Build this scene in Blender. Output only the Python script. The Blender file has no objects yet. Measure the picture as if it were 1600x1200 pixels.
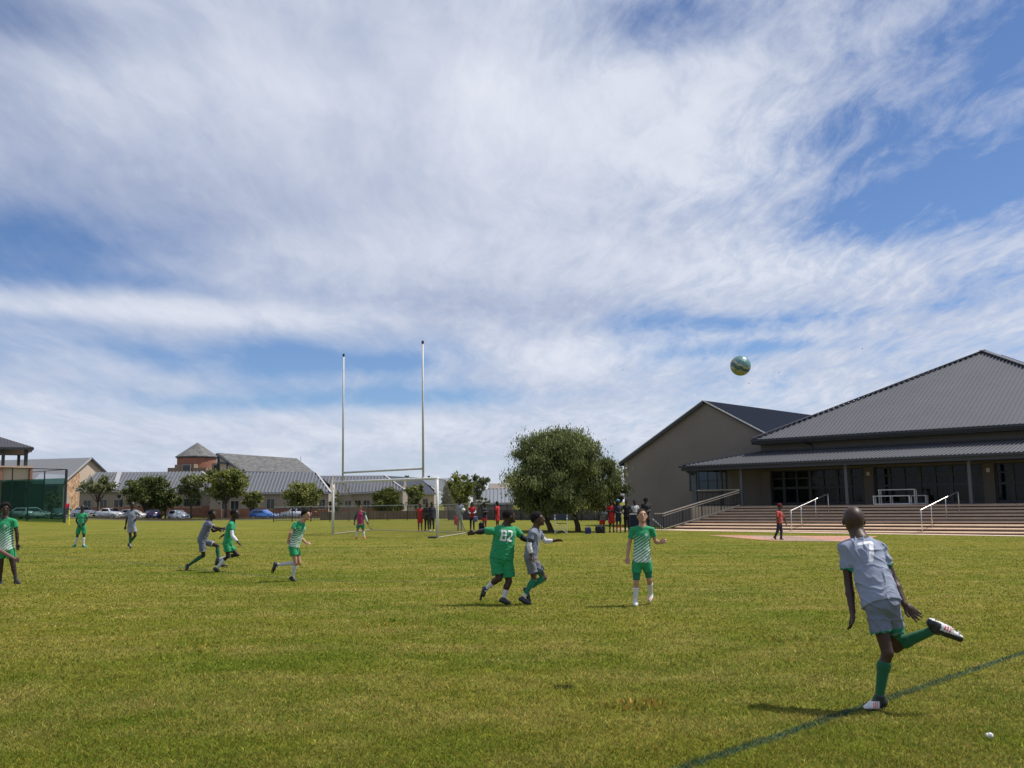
import bpy, bmesh, math, random
import numpy as np
from mathutils import Vector, Matrix

# ------------------------------------------------------------------ camera, sky, sun
SC = bpy.context.scene
COL = SC.collection
F, CX, CY = 1500., 800., 600.          # focal length in photo pixels (1600 wide)
ROLL, PITCH, EYE = 0.015, math.atan(185/1500.), 1.5
SUN_EL, SUN_AZ = 58.0, 12.0            # degrees; azimuth from +X towards +Y
EXPOSURE = 0.0

cam_d = bpy.data.cameras.new('camera'); cam = bpy.data.objects.new('camera', cam_d); COL.objects.link(cam)
cam_d.sensor_width = 36; cam_d.lens = F/1600*36; cam_d.clip_start = .1; cam_d.clip_end = 5000
r0 = Vector((1, 0, 0)); u0 = Vector((0, -math.sin(PITCH), math.cos(PITCH))); f0 = Vector((0, math.cos(PITCH), math.sin(PITCH)))
cr = r0*math.cos(ROLL)-u0*math.sin(ROLL); cu = r0*math.sin(ROLL)+u0*math.cos(ROLL)
M = Matrix(((cr.x, cu.x, -f0.x, 0), (cr.y, cu.y, -f0.y, 0), (cr.z, cu.z, -f0.z, EYE), (0, 0, 0, 1)))
cam.matrix_world = M
SC.camera = cam
SC.render.engine = 'CYCLES'
SC.view_settings.view_transform = 'Standard'; SC.view_settings.look = 'None'
SC.view_settings.exposure = EXPOSURE; SC.view_settings.gamma = 1


def ray(px, py):
    a = px-CX; b = -(py-CY); c, s = math.cos(ROLL), math.sin(ROLL)
    x = a*c+b*s; y = -a*s+b*c
    d = np.array([x, F*math.cos(PITCH)-y*math.sin(PITCH), F*math.sin(PITCH)+y*math.cos(PITCH)])
    return d/d[1]


def P(px, py, D):
    r = ray(px, py); return np.array([r[0]*D, D, EYE+r[2]*D])


def gz(x, y):
    xc = 25*np.tanh(np.asarray(x, float)/25)
    t = np.clip((np.asarray(y, float)-60)/60, 0, 1); t = t*t*(3-2*t)
    q = np.clip((-np.asarray(x, float)-48)/26, 0, 1); q = q*q*(3-2*q)
    return (-.03-.012*xc)*(1-t)+(-.45+.90*q)*t


def G(px, py):
    r = ray(px, py); D = 2.
    while D < 900:
        p = np.array([r[0]*D, D, EYE+r[2]*D])
        if p[2] < gz(p[0], p[1]): return p
        D += .01 if D < 60 else .1
    return p


# ---- node helpers
def nn(nt, t, **kw):
    n = nt.nodes.new(t)
    for k, v in kw.items():
        if k in ('operation', 'blend_type', 'data_type', 'noise_dimensions', 'interpolation_type', 'wave_type', 'bands_direction', 'attribute_name', 'sky_type', 'clamp', 'use_clamp', 'wave_profile', 'feature'): setattr(n, k, v)
    return n


def setin(nt, sock, v):
    if isinstance(v, bpy.types.NodeSocket): nt.links.new(v, sock)
    elif v is not None:
        if hasattr(sock.default_value, '__len__') and not hasattr(v, '__len__'): v = [v]*len(sock.default_value)
        if hasattr(v, '__len__') and len(v) == 3 and len(sock.default_value) == 4: v = list(v)+[1]
        sock.default_value = v


def mth(nt, op, a, b=None, c=None, clamp=False):
    n = nt.nodes.new('ShaderNodeMath'); n.operation = op; n.use_clamp = clamp
    setin(nt, n.inputs[0], a)
    if b is not None: setin(nt, n.inputs[1], b)
    if c is not None: setin(nt, n.inputs[2], c)
    return n.outputs[0]


def vmth(nt, op, a, b=None):
    n = nt.nodes.new('ShaderNodeVectorMath'); n.operation = op
    setin(nt, n.inputs[0], a)
    if b is not None: setin(nt, n.inputs[1], b)
    return n.outputs['Value'] if op in ('DOT_PRODUCT', 'LENGTH', 'DISTANCE') else n.outputs[0]


def mixc(nt, f, a, b, bt='MIX'):
    n = nt.nodes.new('ShaderNodeMix'); n.data_type = 'RGBA'; n.blend_type = bt
    setin(nt, n.inputs[0], f); setin(nt, n.inputs[6], a); setin(nt, n.inputs[7], b)
    return n.outputs[2]


def noise(nt, vec, scale, detail=4, rough=.55, dist=0):
    n = nt.nodes.new('ShaderNodeTexNoise')
    if vec is not None: nt.links.new(vec, n.inputs['Vector'])
    n.inputs['Scale'].default_value = scale; n.inputs['Detail'].default_value = detail
    n.inputs['Roughness'].default_value = rough; n.inputs['Distortion'].default_value = dist
    return n.outputs['Fac']


def maprange(nt, v, a, b, c=0., d=1., smooth=False):
    n = nt.nodes.new('ShaderNodeMapRange')
    if smooth: n.interpolation_type = 'SMOOTHSTEP'
    setin(nt, n.inputs[0], v)
    for i, q in enumerate((a, b, c, d)): n.inputs[i+1].default_value = q
    return n.outputs[0]


def scalev(nt, vec, s):
    n = nt.nodes.new('ShaderNodeMapping'); nt.links.new(vec, n.inputs[0]); n.inputs['Scale'].default_value = s
    return n.outputs[0]


# ---- world: Nishita sky with a broken veil of high cloud
W = bpy.data.worlds.new('World'); SC.world = W; W.use_nodes = True
nt = W.node_tree; nt.nodes.clear()
tc = nt.nodes.new('ShaderNodeTexCoord').outputs['Generated']
dirn = vmth(nt, 'NORMALIZE', tc)
sky = nt.nodes.new('ShaderNodeTexSky'); sky.sky_type = 'NISHITA'; sky.sun_disc = False
sky.sun_elevation = math.radians(SUN_EL); sky.sun_rotation = math.radians(90-SUN_AZ)
sky.air_density = 1.0; sky.dust_density = .6; sky.ozone_density = 2.5; sky.altitude = 1300
sep = nt.nodes.new('ShaderNodeSeparateXYZ'); nt.links.new(dirn, sep.inputs[0])
dx, dy, dz = sep.outputs
zz = mth(nt, 'ADD', mth(nt, 'MAXIMUM', dz, 0.0), .13)
cmb = nt.nodes.new('ShaderNodeCombineXYZ')
nt.links.new(mth(nt, 'DIVIDE', dx, zz), cmb.inputs[0]); nt.links.new(mth(nt, 'DIVIDE', dy, zz), cmb.inputs[1])
cp = cmb.outputs[0]                                    # a cloud layer seen in perspective
warp = nt.nodes.new('ShaderNodeTexNoise'); nt.links.new(cp, warp.inputs['Vector']); warp.inputs['Scale'].default_value = .9; warp.inputs['Detail'].default_value = 3
wv = nt.nodes.new('ShaderNodeVectorMath'); wv.operation = 'MULTIPLY_ADD'
nt.links.new(warp.outputs['Color'], wv.inputs[0]); wv.inputs[1].default_value = (.45, .45, 0); nt.links.new(cp, wv.inputs[2])
def layer(angle, sx, sy, scale, detail, rough, dist, src=None):
    m_ = nt.nodes.new('ShaderNodeMapping'); nt.links.new(src or wv.outputs[0], m_.inputs[0]); m_.inputs['Rotation'].default_value = (0, 0, math.radians(angle)); m_.inputs['Scale'].default_value = (sx, sy, 1)
    return noise(nt, m_.outputs[0], scale, detail, rough, dist)
n1 = layer(62, 1, .62, 1.15, 12, .56, .05)          # broad masses
n2 = layer(68, 2.0, .7, 1.9, 12, .60, .08)           # fibres
n3 = layer(20, 1, .8, 1.3, 6, .50, .1)                # thickness / shading
n4 = layer(75, 2.0, .9, 7.0, 10, .66, .3)            # fine wisps
az = mth(nt, 'ARCTAN2', dx, dy); el = mth(nt, 'ARCSINE', dz)
w4 = maprange(nt, az, -.15, .35, .12, 1.2)
cov = mth(nt, 'ADD', mth(nt, 'MULTIPLY', n1, 1.35), mth(nt, 'MULTIPLY', n2, .80))
cov = mth(nt, 'ADD', cov, mth(nt, 'MULTIPLY', mth(nt, 'SUBTRACT', n4, .5), w4))
cov = mth(nt, 'SUBTRACT', cov, .55)
BL = [(1060, 25, 130, 50, -.55), (1580, 70, 160, 110, -.36), (1490, 255, 150, 50, -.36), (1480, 150, 90, 70, .12), (1300, 215, 90, 40, -.2), (1375, 350, 140, 36, -.5),
      (1560, 290, 120, 30, -.3), (70, 375, 190, 44, -.48), (200, 445, 160, 20, -.45), (400, 558, 270, 24, -.48), (590, 568, 55, 12, -.3),
      (1000, 492, 60, 20, -.4), (1230, 498, 190, 14, -.4), (700, 618, 170, 16, -.42), (470, 630, 170, 14, -.35), (1180, 545, 170, 10, -.36), (30, 20, 150, 45, -.35),
      (420, 15, 90, 30, -.12), (1540, 430, 110, 22, -.18), (60, 500, 120, 12, -.2), (330, 340, 150, 30, -.12), (1560, 560, 90, 12, -.12),
      (450, 170, 420, 130, .34), (960, 200, 230, 130, .34), (760, 400, 330, 110, .28), (280, 487, 230, 18, .26), (1180, 420, 230, 60, .2),
      (60, 570, 120, 25, .2), (850, 560, 300, 25, .14), (1300, 600, 300, 22, .12), (600, 690, 900, 35, .28), (1180, 80, 110, 40, .12)]
SH = [(480, 320, 480, 60, -.22), (760, 470, 260, 50, -.24), (150, 270, 260, 60, -.12), (620, 60, 420, 40, -.08), (300, 120, 300, 40, .12), (930, 180, 220, 110, .30), (1120, 260, 110, 60, .25),
      (720, 210, 200, 60, -.10), (1000, 420, 260, 40, .12), (300, 490, 250, 16, .22), (980, 545, 160, 26, .25), (1250, 420, 260, 30, .18), (780, 660, 900, 40, .12)]
def blobs(base, lst):
    for (bx, by, rx, ry, am) in lst:
        r = ray(bx, by); r = r/np.linalg.norm(r)
        a0, e0 = math.atan2(r[0], r[1]), math.asin(r[2])
        qa = mth(nt, 'DIVIDE', mth(nt, 'SUBTRACT', az, a0), rx/F); qe = mth(nt, 'DIVIDE', mth(nt, 'SUBTRACT', el, e0), ry/F)
        q = mth(nt, 'ADD', mth(nt, 'MULTIPLY', qa, qa), mth(nt, 'MULTIPLY', qe, qe))
        base = mth(nt, 'ADD', base, mth(nt, 'MULTIPLY', mth(nt, 'EXPONENT', mth(nt, 'MULTIPLY', q, -.7)), am))
    return base
cov = blobs(cov, BL)
cm = maprange(nt, cov, .05, .85, 0, 1, True)
cm = mth(nt, 'POWER', cm, .72)
shade = maprange(nt, blobs(mth(nt, 'ADD', mth(nt, 'ADD', mth(nt, 'MULTIPLY', n3, .6), mth(nt, 'MULTIPLY', n4, .16)), mth(nt, 'MULTIPLY', n2, .45)), SH), .22, .86, 0, 1)
brig = mth(nt, 'MULTIPLY', maprange(nt, mth(nt, 'ADD', cov, mth(nt, 'MULTIPLY', n4, .5)), .90, 1.5, 0, 1), shade)
ccol = mixc(nt, shade, (.39, .45, .62, 1), (.70, .745, .85, 1))
ccol = mixc(nt, mth(nt, 'MULTIPLY', brig, .7), ccol, (.86, .88, .96, 1))
skc = vmth(nt, 'MULTIPLY', sky.outputs[0], (.080, .091, .110))
mx = mixc(nt, mth(nt, 'MULTIPLY', cm, .94), skc, ccol)
bg = nt.nodes.new('ShaderNodeBackground'); nt.links.new(mx, bg.inputs[0]); bg.inputs[1].default_value = 1.0
wo = nt.nodes.new('ShaderNodeOutputWorld'); nt.links.new(bg.outputs[0], wo.inputs[0])

sun_d = bpy.data.lights.new('sun', 'SUN'); sun_d.energy = 4.9; sun_d.angle = math.radians(.6); sun_d.color = (1, .95, .86)
sun = bpy.data.objects.new('sun', sun_d); COL.objects.link(sun)
sv = Vector((math.cos(math.radians(SUN_EL))*math.cos(math.radians(SUN_AZ)), math.cos(math.radians(SUN_EL))*math.sin(math.radians(SUN_AZ)), math.sin(math.radians(SUN_EL))))
sun.rotation_euler = sv.to_track_quat('Z', 'Y').to_euler(); sun.location = (40, 10, 60)

# ------------------------------------------------------------------ materials
MATS = {}


def mat(name, col=(.5, .5, .5), rough=.7, metal=0, var=.12, vs=3.0, bump=0, bs=30, spec=.5, attr=False, trans=0, coat=0, sheen=0):
    if name in MATS: return MATS[name]
    m = bpy.data.materials.new(name); m.use_nodes = True; nt = m.node_tree
    b = nt.nodes['Principled BSDF']
    tc = nt.nodes.new('ShaderNodeTexCoord').outputs['Object']
    if attr:
        a = nt.nodes.new('ShaderNodeAttribute'); a.attribute_name = 'col'; base = a.outputs['Color']
    else: base = tuple(col)+(1,)
    v = maprange(nt, noise(nt, tc, vs, 5, .6), .3, .7, 1-var, 1+var)
    cn = nt.nodes.new('ShaderNodeCombineXYZ'); [nt.links.new(v, cn.inputs[i]) for i in range(3)]
    c = mixc(nt, 1., base, cn.outputs[0], 'MULTIPLY')
    nt.links.new(c, b.inputs['Base Color'])
    b.inputs['Roughness'].default_value = rough; b.inputs['Metallic'].default_value = metal
    b.inputs['Specular IOR Level'].default_value = spec; b.inputs['Coat Weight'].default_value = coat
    b.inputs['Sheen Weight'].default_value = sheen
    if bump:
        bn = nt.nodes.new('ShaderNodeBump'); bn.inputs['Strength'].default_value = bump; bn.inputs['Distance'].default_value = .02
        nt.links.new(noise(nt, tc, bs, 4, .6), bn.inputs['Height']); nt.links.new(bn.outputs[0], b.inputs['Normal'])
    if trans:
        t = nt.nodes.new('ShaderNodeBsdfTranslucent'); nt.links.new(c, t.inputs[0])
        ms = nt.nodes.new('ShaderNodeMixShader'); ms.inputs[0].default_value = trans
        nt.links.new(b.outputs[0], ms.inputs[1]); nt.links.new(t.outputs[0], ms.inputs[2])
        nt.links.new(ms.outputs[0], nt.nodes['Material Output'].inputs[0])
    MATS[name] = m
    return m


def brick_mat(name, c1, c2, mortar, scale=1., bw=.22, bh=.075, irregular=False):
    if name in MATS: return MATS[name]
    m = bpy.data.materials.new(name); m.use_nodes = True; nt = m.node_tree; b = nt.nodes['Principled BSDF']
    tc = nt.nodes.new('ShaderNodeTexCoord').outputs['Object']
    s = nt.nodes.new('ShaderNodeSeparateXYZ'); nt.links.new(tc, s.inputs[0])
    cb = nt.nodes.new('ShaderNodeCombineXYZ'); nt.links.new(mth(nt, 'ADD', s.outputs[0], s.outputs[1]), cb.inputs[0]); nt.links.new(s.outputs[2], cb.inputs[1])
    if irregular:
        vo = nt.nodes.new('ShaderNodeTexVoronoi'); nt.links.new(cb.outputs[0], vo.inputs['Vector']); vo.inputs['Scale'].default_value = 2.2
        c = mixc(nt, maprange(nt, noise(nt, vo.outputs['Color'], 2.0, 1), .35, .65), c1, c2)
        sv_ = nt.nodes.new('ShaderNodeSeparateXYZ'); nt.links.new(vo.outputs['Color'], sv_.inputs[0])
        c = mixc(nt, sv_.outputs[0], c1, c2)
    else:
        br = nt.nodes.new('ShaderNodeTexBrick'); nt.links.new(cb.outputs[0], br.inputs['Vector'])
        br.inputs['Scale'].default_value = 1; br.inputs['Brick Width'].default_value = bw*scale; br.inputs['Row Height'].default_value = bh*scale
        br.inputs['Mortar Size'].default_value = .01*scale
        for k, v in (('Color1', c1), ('Color2', c2), ('Mortar', mortar)): br.inputs[k].default_value = tuple(v)+(1,)
        c = br.outputs[0]
    v = maprange(nt, noise(nt, tc, .8, 5, .6), .3, .7, .82, 1.15)
    cn = nt.nodes.new('ShaderNodeCombineXYZ'); [nt.links.new(v, cn.inputs[i]) for i in range(3)]
    nt.links.new(mixc(nt, 1., c, cn.outputs[0], 'MULTIPLY'), b.inputs['Base Color']); b.inputs['Roughness'].default_value = .9
    MATS[name] = m; return m


def glass_mat(name, col=(.02, .03, .035), rough=.05, spec=.8, metal=0.):
    if name in MATS: return MATS[name]
    m = mat(name, col, rough, metal, .2, 1.5, spec=spec); return m


# ------------------------------------------------------------------ mesh helpers
def tag(o, label=None, cat=None, group=None, kind=None):
    if label: o['label'] = label
    if cat: o['category'] = cat
    if group: o['group'] = group
    if kind: o['kind'] = kind
    return o


def empty(name, loc, label=None, cat=None, group=None, rz=0, kind=None):
    o = bpy.data.objects.new(name, None); COL.objects.link(o); o.location = Vector([float(v) for v in loc]); o.rotation_euler = (0, 0, rz)
    o.empty_display_size = .2
    return tag(o, label, cat, group, kind)


def link(name, me, m, parent=None):
    o = bpy.data.objects.new(name, me); COL.objects.link(o)
    if m is not None: me.materials.append(m)
    if parent is not None: o.parent = parent; o.matrix_parent_inverse = Matrix.Identity(4)
    return o


class MB:
    """collects shapes (world or local coordinates) for one mesh"""
    def __init__(s): s.v = []; s.f = []
    def add(s, vs, fs):
        n = len(s.v); s.v += [tuple(float(c) for c in p) for p in vs]; s.f += [tuple(i+n for i in f) for f in fs]
    def box(s, c, sx, sy, sz, X=(1, 0, 0), Y=(0, 1, 0), Z=(0, 0, 1)):
        c = np.array(c, float); X, Y, Z = (np.array(q, float) for q in (X, Y, Z)); vs = []
        for k in (-1, 1):
            for j in (-1, 1):
                for i in (-1, 1): vs.append(c+X*sx/2*i+Y*sy/2*j+Z*sz/2*k)
        s.add(vs, [(0, 2, 3, 1), (4, 5, 7, 6), (0, 1, 5, 4), (2, 6, 7, 3), (0, 4, 6, 2), (1, 3, 7, 5)])
        return s
    def slab(s, poly, off):
        """polygon extruded by vector off"""
        p = [np.array(q, float) for q in poly]; o = np.array(off, float); n = len(p)
        s.add(p+[q+o for q in p], [tuple(range(n-1, -1, -1)), tuple(range(n, 2*n))]+[(i, (i+1) % n, (i+1) % n+n, i+n) for i in range(n)])
        return s
    def tube(s, pts, r, n=8, cap=True):
        pts = [np.array(p, float) for p in pts]; rs = r if hasattr(r, '__len__') else [r]*len(pts)
        base = len(s.v); vs = []; fs = []
        for i, p in enumerate(pts):
            t = pts[min(i+1, len(pts)-1)]-pts[max(i-1, 0)]; t = t/(np.linalg.norm(t)+1e-9)
            a = np.cross(t, (0, 0, 1.)); 
            if np.linalg.norm(a) < .1: a = np.cross(t, (0, 1., 0))
            a /= np.linalg.norm(a); b = np.cross(t, a)
            for k in range(n):
                th = 2*math.pi*k/n; vs.append(p+(a*math.cos(th)+b*math.sin(th))*rs[i])
        for i in range(len(pts)-1):
            for k in range(n): fs.append((i*n+k, i*n+(k+1) % n, (i+1)*n+(k+1) % n, (i+1)*n+k))
        if cap: fs.append(tuple(range(n-1, -1, -1))); fs.append(tuple((len(pts)-1)*n+k for k in range(n)))
        s.add(vs, fs); return s
    def bar(s, a, b, w, h, up=(0, 0, 1)):
        a = np.array(a, float); b = np.array(b, float); d = b-a; L = np.linalg.norm(d)
        if L < 1e-6: return s
        d /= L; x = np.cross(d, np.array(up, float)); x /= (np.linalg.norm(x)+1e-9); z = np.cross(x, d)
        return s.box((a+b)/2, L, w, h, d, x, z)
    def build(s, name, m, parent=None, label=None, smooth=False, origin=None):
        me = bpy.data.meshes.new(name); v = np.array(s.v)
        if parent is not None:
            Mi = np.array(parent_matrix(parent).inverted()); v = v@Mi[:3, :3].T+Mi[:3, 3]
        elif origin is not None: v = v-np.array(origin, float)
        me.from_pydata([tuple(p) for p in v], [], s.f); me.update()
        bm = bmesh.new(); bm.from_mesh(me); bmesh.ops.recalc_face_normals(bm, faces=bm.faces); bm.to_mesh(me); bm.free()
        if smooth: me.polygons.foreach_set('use_smooth', [True]*len(me.polygons))
        o = link(name, me, m, parent)
        if parent is None and origin is not None: o.location = Vector([float(q) for q in origin])
        if label: o['label'] = label
        return o


def parent_matrix(o):
    m = Matrix.Translation(o.location) @ o.rotation_euler.to_matrix().to_4x4()
    p = o.parent
    while p is not None:
        m = (Matrix.Translation(p.location) @ p.rotation_euler.to_matrix().to_4x4()) @ m; p = p.parent
    return m


def ribs(mb, poly, across, spacing, w, h, inset=0):
    """raised ribs running up a convex planar roof face"""
    poly = [np.array(p, float) for p in poly]; a = np.array(across, float); a /= np.linalg.norm(a)
    n = np.cross(poly[1]-poly[0], poly[2]-poly[0]); n /= np.linalg.norm(n)
    if n[2] < 0: n = -n
    up = np.cross(n, a); ts = [p@a for p in poly]; t = min(ts)+spacing*.5
    while t < max(ts):
        hit = []
        for i in range(len(poly)):
            p, q = poly[i], poly[(i+1) % len(poly)]; tp, tq = p@a, q@a
            if (tp-t)*(tq-t) < 0: hit.append(p+(q-p)*(t-tp)/(tq-tp))
        if len(hit) == 2 and np.linalg.norm(hit[0]-hit[1]) > .1: mb.bar(hit[0]+n*h/2, hit[1]+n*h/2, w, h, n)
        t += spacing


def copy_tree(o, parent=None, loc=None, rz=None):
    c = o.copy(); COL.objects.link(c)
    if parent is not None: c.parent = parent
    if loc is not None: c.location = Vector([float(v) for v in loc])
    if rz is not None: c.rotation_euler = (0, 0, rz)
    for ch in list(o.children): copy_tree(ch, c)
    return c


def col_attr(me, cols):
    a = me.color_attributes.new('col', 'FLOAT_COLOR', 'POINT')
    c = np.ones((len(me.vertices), 4), np.float32); c[:, :3] = cols; a.data.foreach_set('color', c.ravel())


# ------------------------------------------------------------------ painted lines: shared by the soil, the turf and the blades
LA, LB = G(1070, 1200), G(1600, 1020)
far_line = [G(*q) for q in ((-60, 866), (60, 868), (150, 874), (300, 888), (440, 903), (580, 911), (700, 905), (830, 895))]
far2 = [G(*q) for q in ((240, 869), (420, 862), (640, 858))]


def grass_colour(nt, pos, attr=None, dim=1.):
    s = nt.nodes.new('ShaderNodeSeparateXYZ'); nt.links.new(pos, s.inputs[0])
    cb = nt.nodes.new('ShaderNodeCombineXYZ'); nt.links.new(s.outputs[0], cb.inputs[0]); nt.links.new(s.outputs[1], cb.inputs[1]); p = cb.outputs[0]
    a = noise(nt, p, .22, 5, .6); b = noise(nt, p, 1.3, 5, .62); c = noise(nt, scalev(nt, p, (.12, .9, 1)), 1., 3, .5)
    green = (.112*dim, .146*dim, .013*dim); olive = (.184*dim, .180*dim, .024*dim); straw = (.30*dim, .24*dim, .07*dim)
    col = mixc(nt, maprange(nt, a, .36, .62, 0, 1), green, olive)
    col = mixc(nt, maprange(nt, mth(nt, 'ADD', mth(nt, 'MULTIPLY', b, .6), mth(nt, 'MULTIPLY', c, .4)), .43, .70, 0, .75), col, straw)
    # painted line, worn
    ux, uy = (LB-LA)[:2]/np.linalg.norm((LB-LA)[:2])
    dd = mth(nt, 'ABSOLUTE', mth(nt, 'ADD', mth(nt, 'MULTIPLY', s.outputs[0], -uy), mth(nt, 'ADD', mth(nt, 'MULTIPLY', s.outputs[1], ux), uy*LA[0]-ux*LA[1])))
    wob = mth(nt, 'MULTIPLY', mth(nt, 'SUBTRACT', noise(nt, p, 9, 3), .5), .07)
    lf = maprange(nt, mth(nt, 'ADD', dd, wob), .03, .068, 1, 0)
    lf = mth(nt, 'MULTIPLY', lf, maprange(nt, noise(nt, p, 22, 4, .7), .38, .6, .25, .95))
    col = mixc(nt, lf, col, (.012, .065, .06))
    return col, p


def make_grass_mats():
    m = bpy.data.materials.new('turf'); m.use_nodes = True; nt = m.node_tree; b = nt.nodes['Principled BSDF']
    pos = nt.nodes.new('ShaderNodeNewGeometry').outputs['Position']
    col, p = grass_colour(nt, pos)
    fine = noise(nt, p, 38, 4, .7); mid = noise(nt, p, 7, 4, .65)
    v = mth(nt, 'ADD', maprange(nt, fine, .3, .7, .55, 1.15), maprange(nt, mid, .3, .7, -.14, .14))
    streak = noise(nt, scalev(nt, p, (.25, 2.2, 1)), 2., 4, .65)
    v = mth(nt, 'MULTIPLY', v, maprange(nt, streak, .3, .7, .8, 1.2))
    cn = nt.nodes.new('ShaderNodeCombineXYZ'); [nt.links.new(v, cn.inputs[i]) for i in range(3)]
    nt.links.new(mixc(nt, 1., col, cn.outputs[0], 'MULTIPLY'), b.inputs['Base Color']); b.inputs['Roughness'].default_value = 1; b.inputs['Specular IOR Level'].default_value = .05
    bn = nt.nodes.new('ShaderNodeBump'); bn.inputs['Strength'].default_value = .6; bn.inputs['Distance'].default_value = .05
    nt.links.new(noise(nt, p, 14, 5, .75), bn.inputs['Height']); nt.links.new(bn.outputs[0], b.inputs['Normal'])
    g = bpy.data.materials.new('grass_blade'); g.use_nodes = True; nt = g.node_tree; b = nt.nodes['Principled BSDF']
    pos = nt.nodes.new('ShaderNodeNewGeometry').outputs['Position']
    col, p = grass_colour(nt, pos, dim=1.25)
    at = nt.nodes.new('ShaderNodeAttribute'); at.attribute_name = 'col'
    c = mixc(nt, 1., col, at.outputs['Color'], 'MULTIPLY')
    nt.links.new(c, b.inputs['Base Color']); b.inputs['Roughness'].default_value = .7; b.inputs['Specular IOR Level'].default_value = .15
    t = nt.nodes.new('ShaderNodeBsdfTranslucent'); nt.links.new(c, t.inputs[0])
    ms = nt.nodes.new('ShaderNodeMixShader'); ms.inputs[0].default_value = .4
    nt.links.new(b.outputs[0], ms.inputs[1]); nt.links.new(t.outputs[0], ms.inputs[2]); nt.links.new(ms.outputs[0], nt.nodes['Material Output'].inputs[0])
    return m, g


TURF, BLADE = make_grass_mats()


def grid_mesh(name, xs, ys, m, dz=0., kind='structure'):
    X, Y = np.meshgrid(xs, ys); Z = gz(X, Y)+dz
    v = np.stack([X.ravel(), Y.ravel(), Z.ravel()], 1); nx, ny = len(xs), len(ys)
    i = np.arange(nx*ny).reshape(ny, nx); f = np.stack([i[:-1, :-1].ravel(), i[:-1, 1:].ravel(), i[1:, 1:].ravel(), i[1:, :-1].ravel()], 1)
    me = bpy.data.meshes.new(name); me.from_pydata(v.tolist(), [], f.tolist()); me.polygons.foreach_set('use_smooth', [True]*len(f))
    o = link(name, me, m); o['kind'] = kind; return o


def np_mesh(name, verts, faces_n, loops, m, cols=None, smooth=False, parent=None):
    """fast mesh: all faces with faces_n corners"""
    me = bpy.data.meshes.new(name); me.vertices.add(len(verts)); me.vertices.foreach_set('co', np.asarray(verts, np.float32).ravel())
    nf = len(loops)//faces_n; me.loops.add(len(loops)); me.loops.foreach_set('vertex_index', np.asarray(loops, np.int32))
    me.polygons.add(nf); me.polygons.foreach_set('loop_start', np.arange(nf, dtype=np.int32)*faces_n)
    if smooth: me.polygons.foreach_set('use_smooth', np.ones(nf, bool))
    me.update(calc_edges=True); me.validate()
    if cols is not None: col_attr(me, cols)
    return link(name, me, m, parent)


# ground
xs = np.concatenate([np.linspace(-900, -92, 12), np.linspace(-86, 80, 84), np.linspace(90, 900, 12)])
ys = np.concatenate([np.linspace(-60, 0, 12), np.linspace(2, 150, 90), np.linspace(160, 1400, 14)])
grid_mesh('ground', xs, ys, TURF)


def build_grass():
    rng = np.random.default_rng(5); N = 1050000
    D0, D1 = 4.3, 75.
    u = rng.random(N); D = 1/(1/D0-u*(1/D0-1/D1))           # denser where it is seen larger
    X = (rng.random(N)*2-1)*(D*.58+2.4)
    # a clumpy sward
    keep = (np.sin(X*7.1+np.sin(D*5.3)*2)+np.sin(D*9.7+np.sin(X*6.1)*2))*.12+.82 > rng.random(N)
    X, D = X[keep], D[keep]; N = len(X)
    h = np.clip((75-D)/45, .15, 1)*(.012+.020*rng.random(N)**1.5)*(1+.25*(rng.random(N) < .03)); w = .0026*np.maximum(1, D/6.5)*(.7+.6*rng.random(N))
    th = rng.random(N)*6.283; lean = (.3+1.6*rng.random(N))*h; lt = rng.random(N)*6.283
    tf = []
    for (px, py, rad, cnt, hh) in ((1003, 1103, .11, 260, .055), (985, 1108, .07, 120, .05), (1060, 1110, .10, 120, .04), (300, 1010, .2, 160, .04), (620, 975, .25, 200, .04), (1220, 1000, .2, 160, .04)):
        q = G(px, py); tf.append((q, rad, cnt, hh))
    k0 = 0
    for q, rad, cnt, hh in tf:
        sl_ = slice(k0, k0+cnt); X[sl_] = q[0]+rng.normal(size=cnt)*rad; D[sl_] = q[1]+rng.normal(size=cnt)*rad*.7; h[sl_] = hh*(.5+.7*rng.random(cnt)); k0 += cnt
    b = np.stack([X, D, gz(X, D)-.003], 1); s = np.stack([np.cos(th)*w, np.sin(th)*w, 0*w], 1)
    ml = np.stack([np.cos(lt)*lean*.35, np.sin(lt)*lean*.35, h*.6], 1); tl = np.stack([np.cos(lt)*lean, np.sin(lt)*lean, h], 1)
    V = np.stack([b-s, b+s, b+ml+s*.8, b+ml-s*.8, b+tl], 1).reshape(-1, 3)
    i = (np.arange(N)*5)[:, None]
    T = np.concatenate([i+np.array([0, 1, 2]), i+np.array([0, 2, 3]), i+np.array([3, 2, 4])], 1).reshape(-1)
    t = rng.random(N); c = np.ones((N, 3))*(.45+1.05*rng.random(N)**1.2)[:, None]
    dry = t < .16; c[dry] *= np.array([1.8, 1.5, 2.0]); brn = (t > .16) & (t < .26); c[brn] *= np.array([1.05, .72, .7]); c[:k0] *= np.array([1.5, 1.25, 1.4]); fl = rng.random(N) < .0006; c[fl] = np.array([4.5, 3.8, 9.]); gr = t > .6; c[gr] *= np.array([.72, .95, .8])
    cc = np.repeat(c, 5, 0).reshape(N, 5, 3)
    o = np_mesh('grass', V, 3, T, BLADE, cc.reshape(-1, 3)); o['kind'] = 'stuff'


build_grass()


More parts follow.
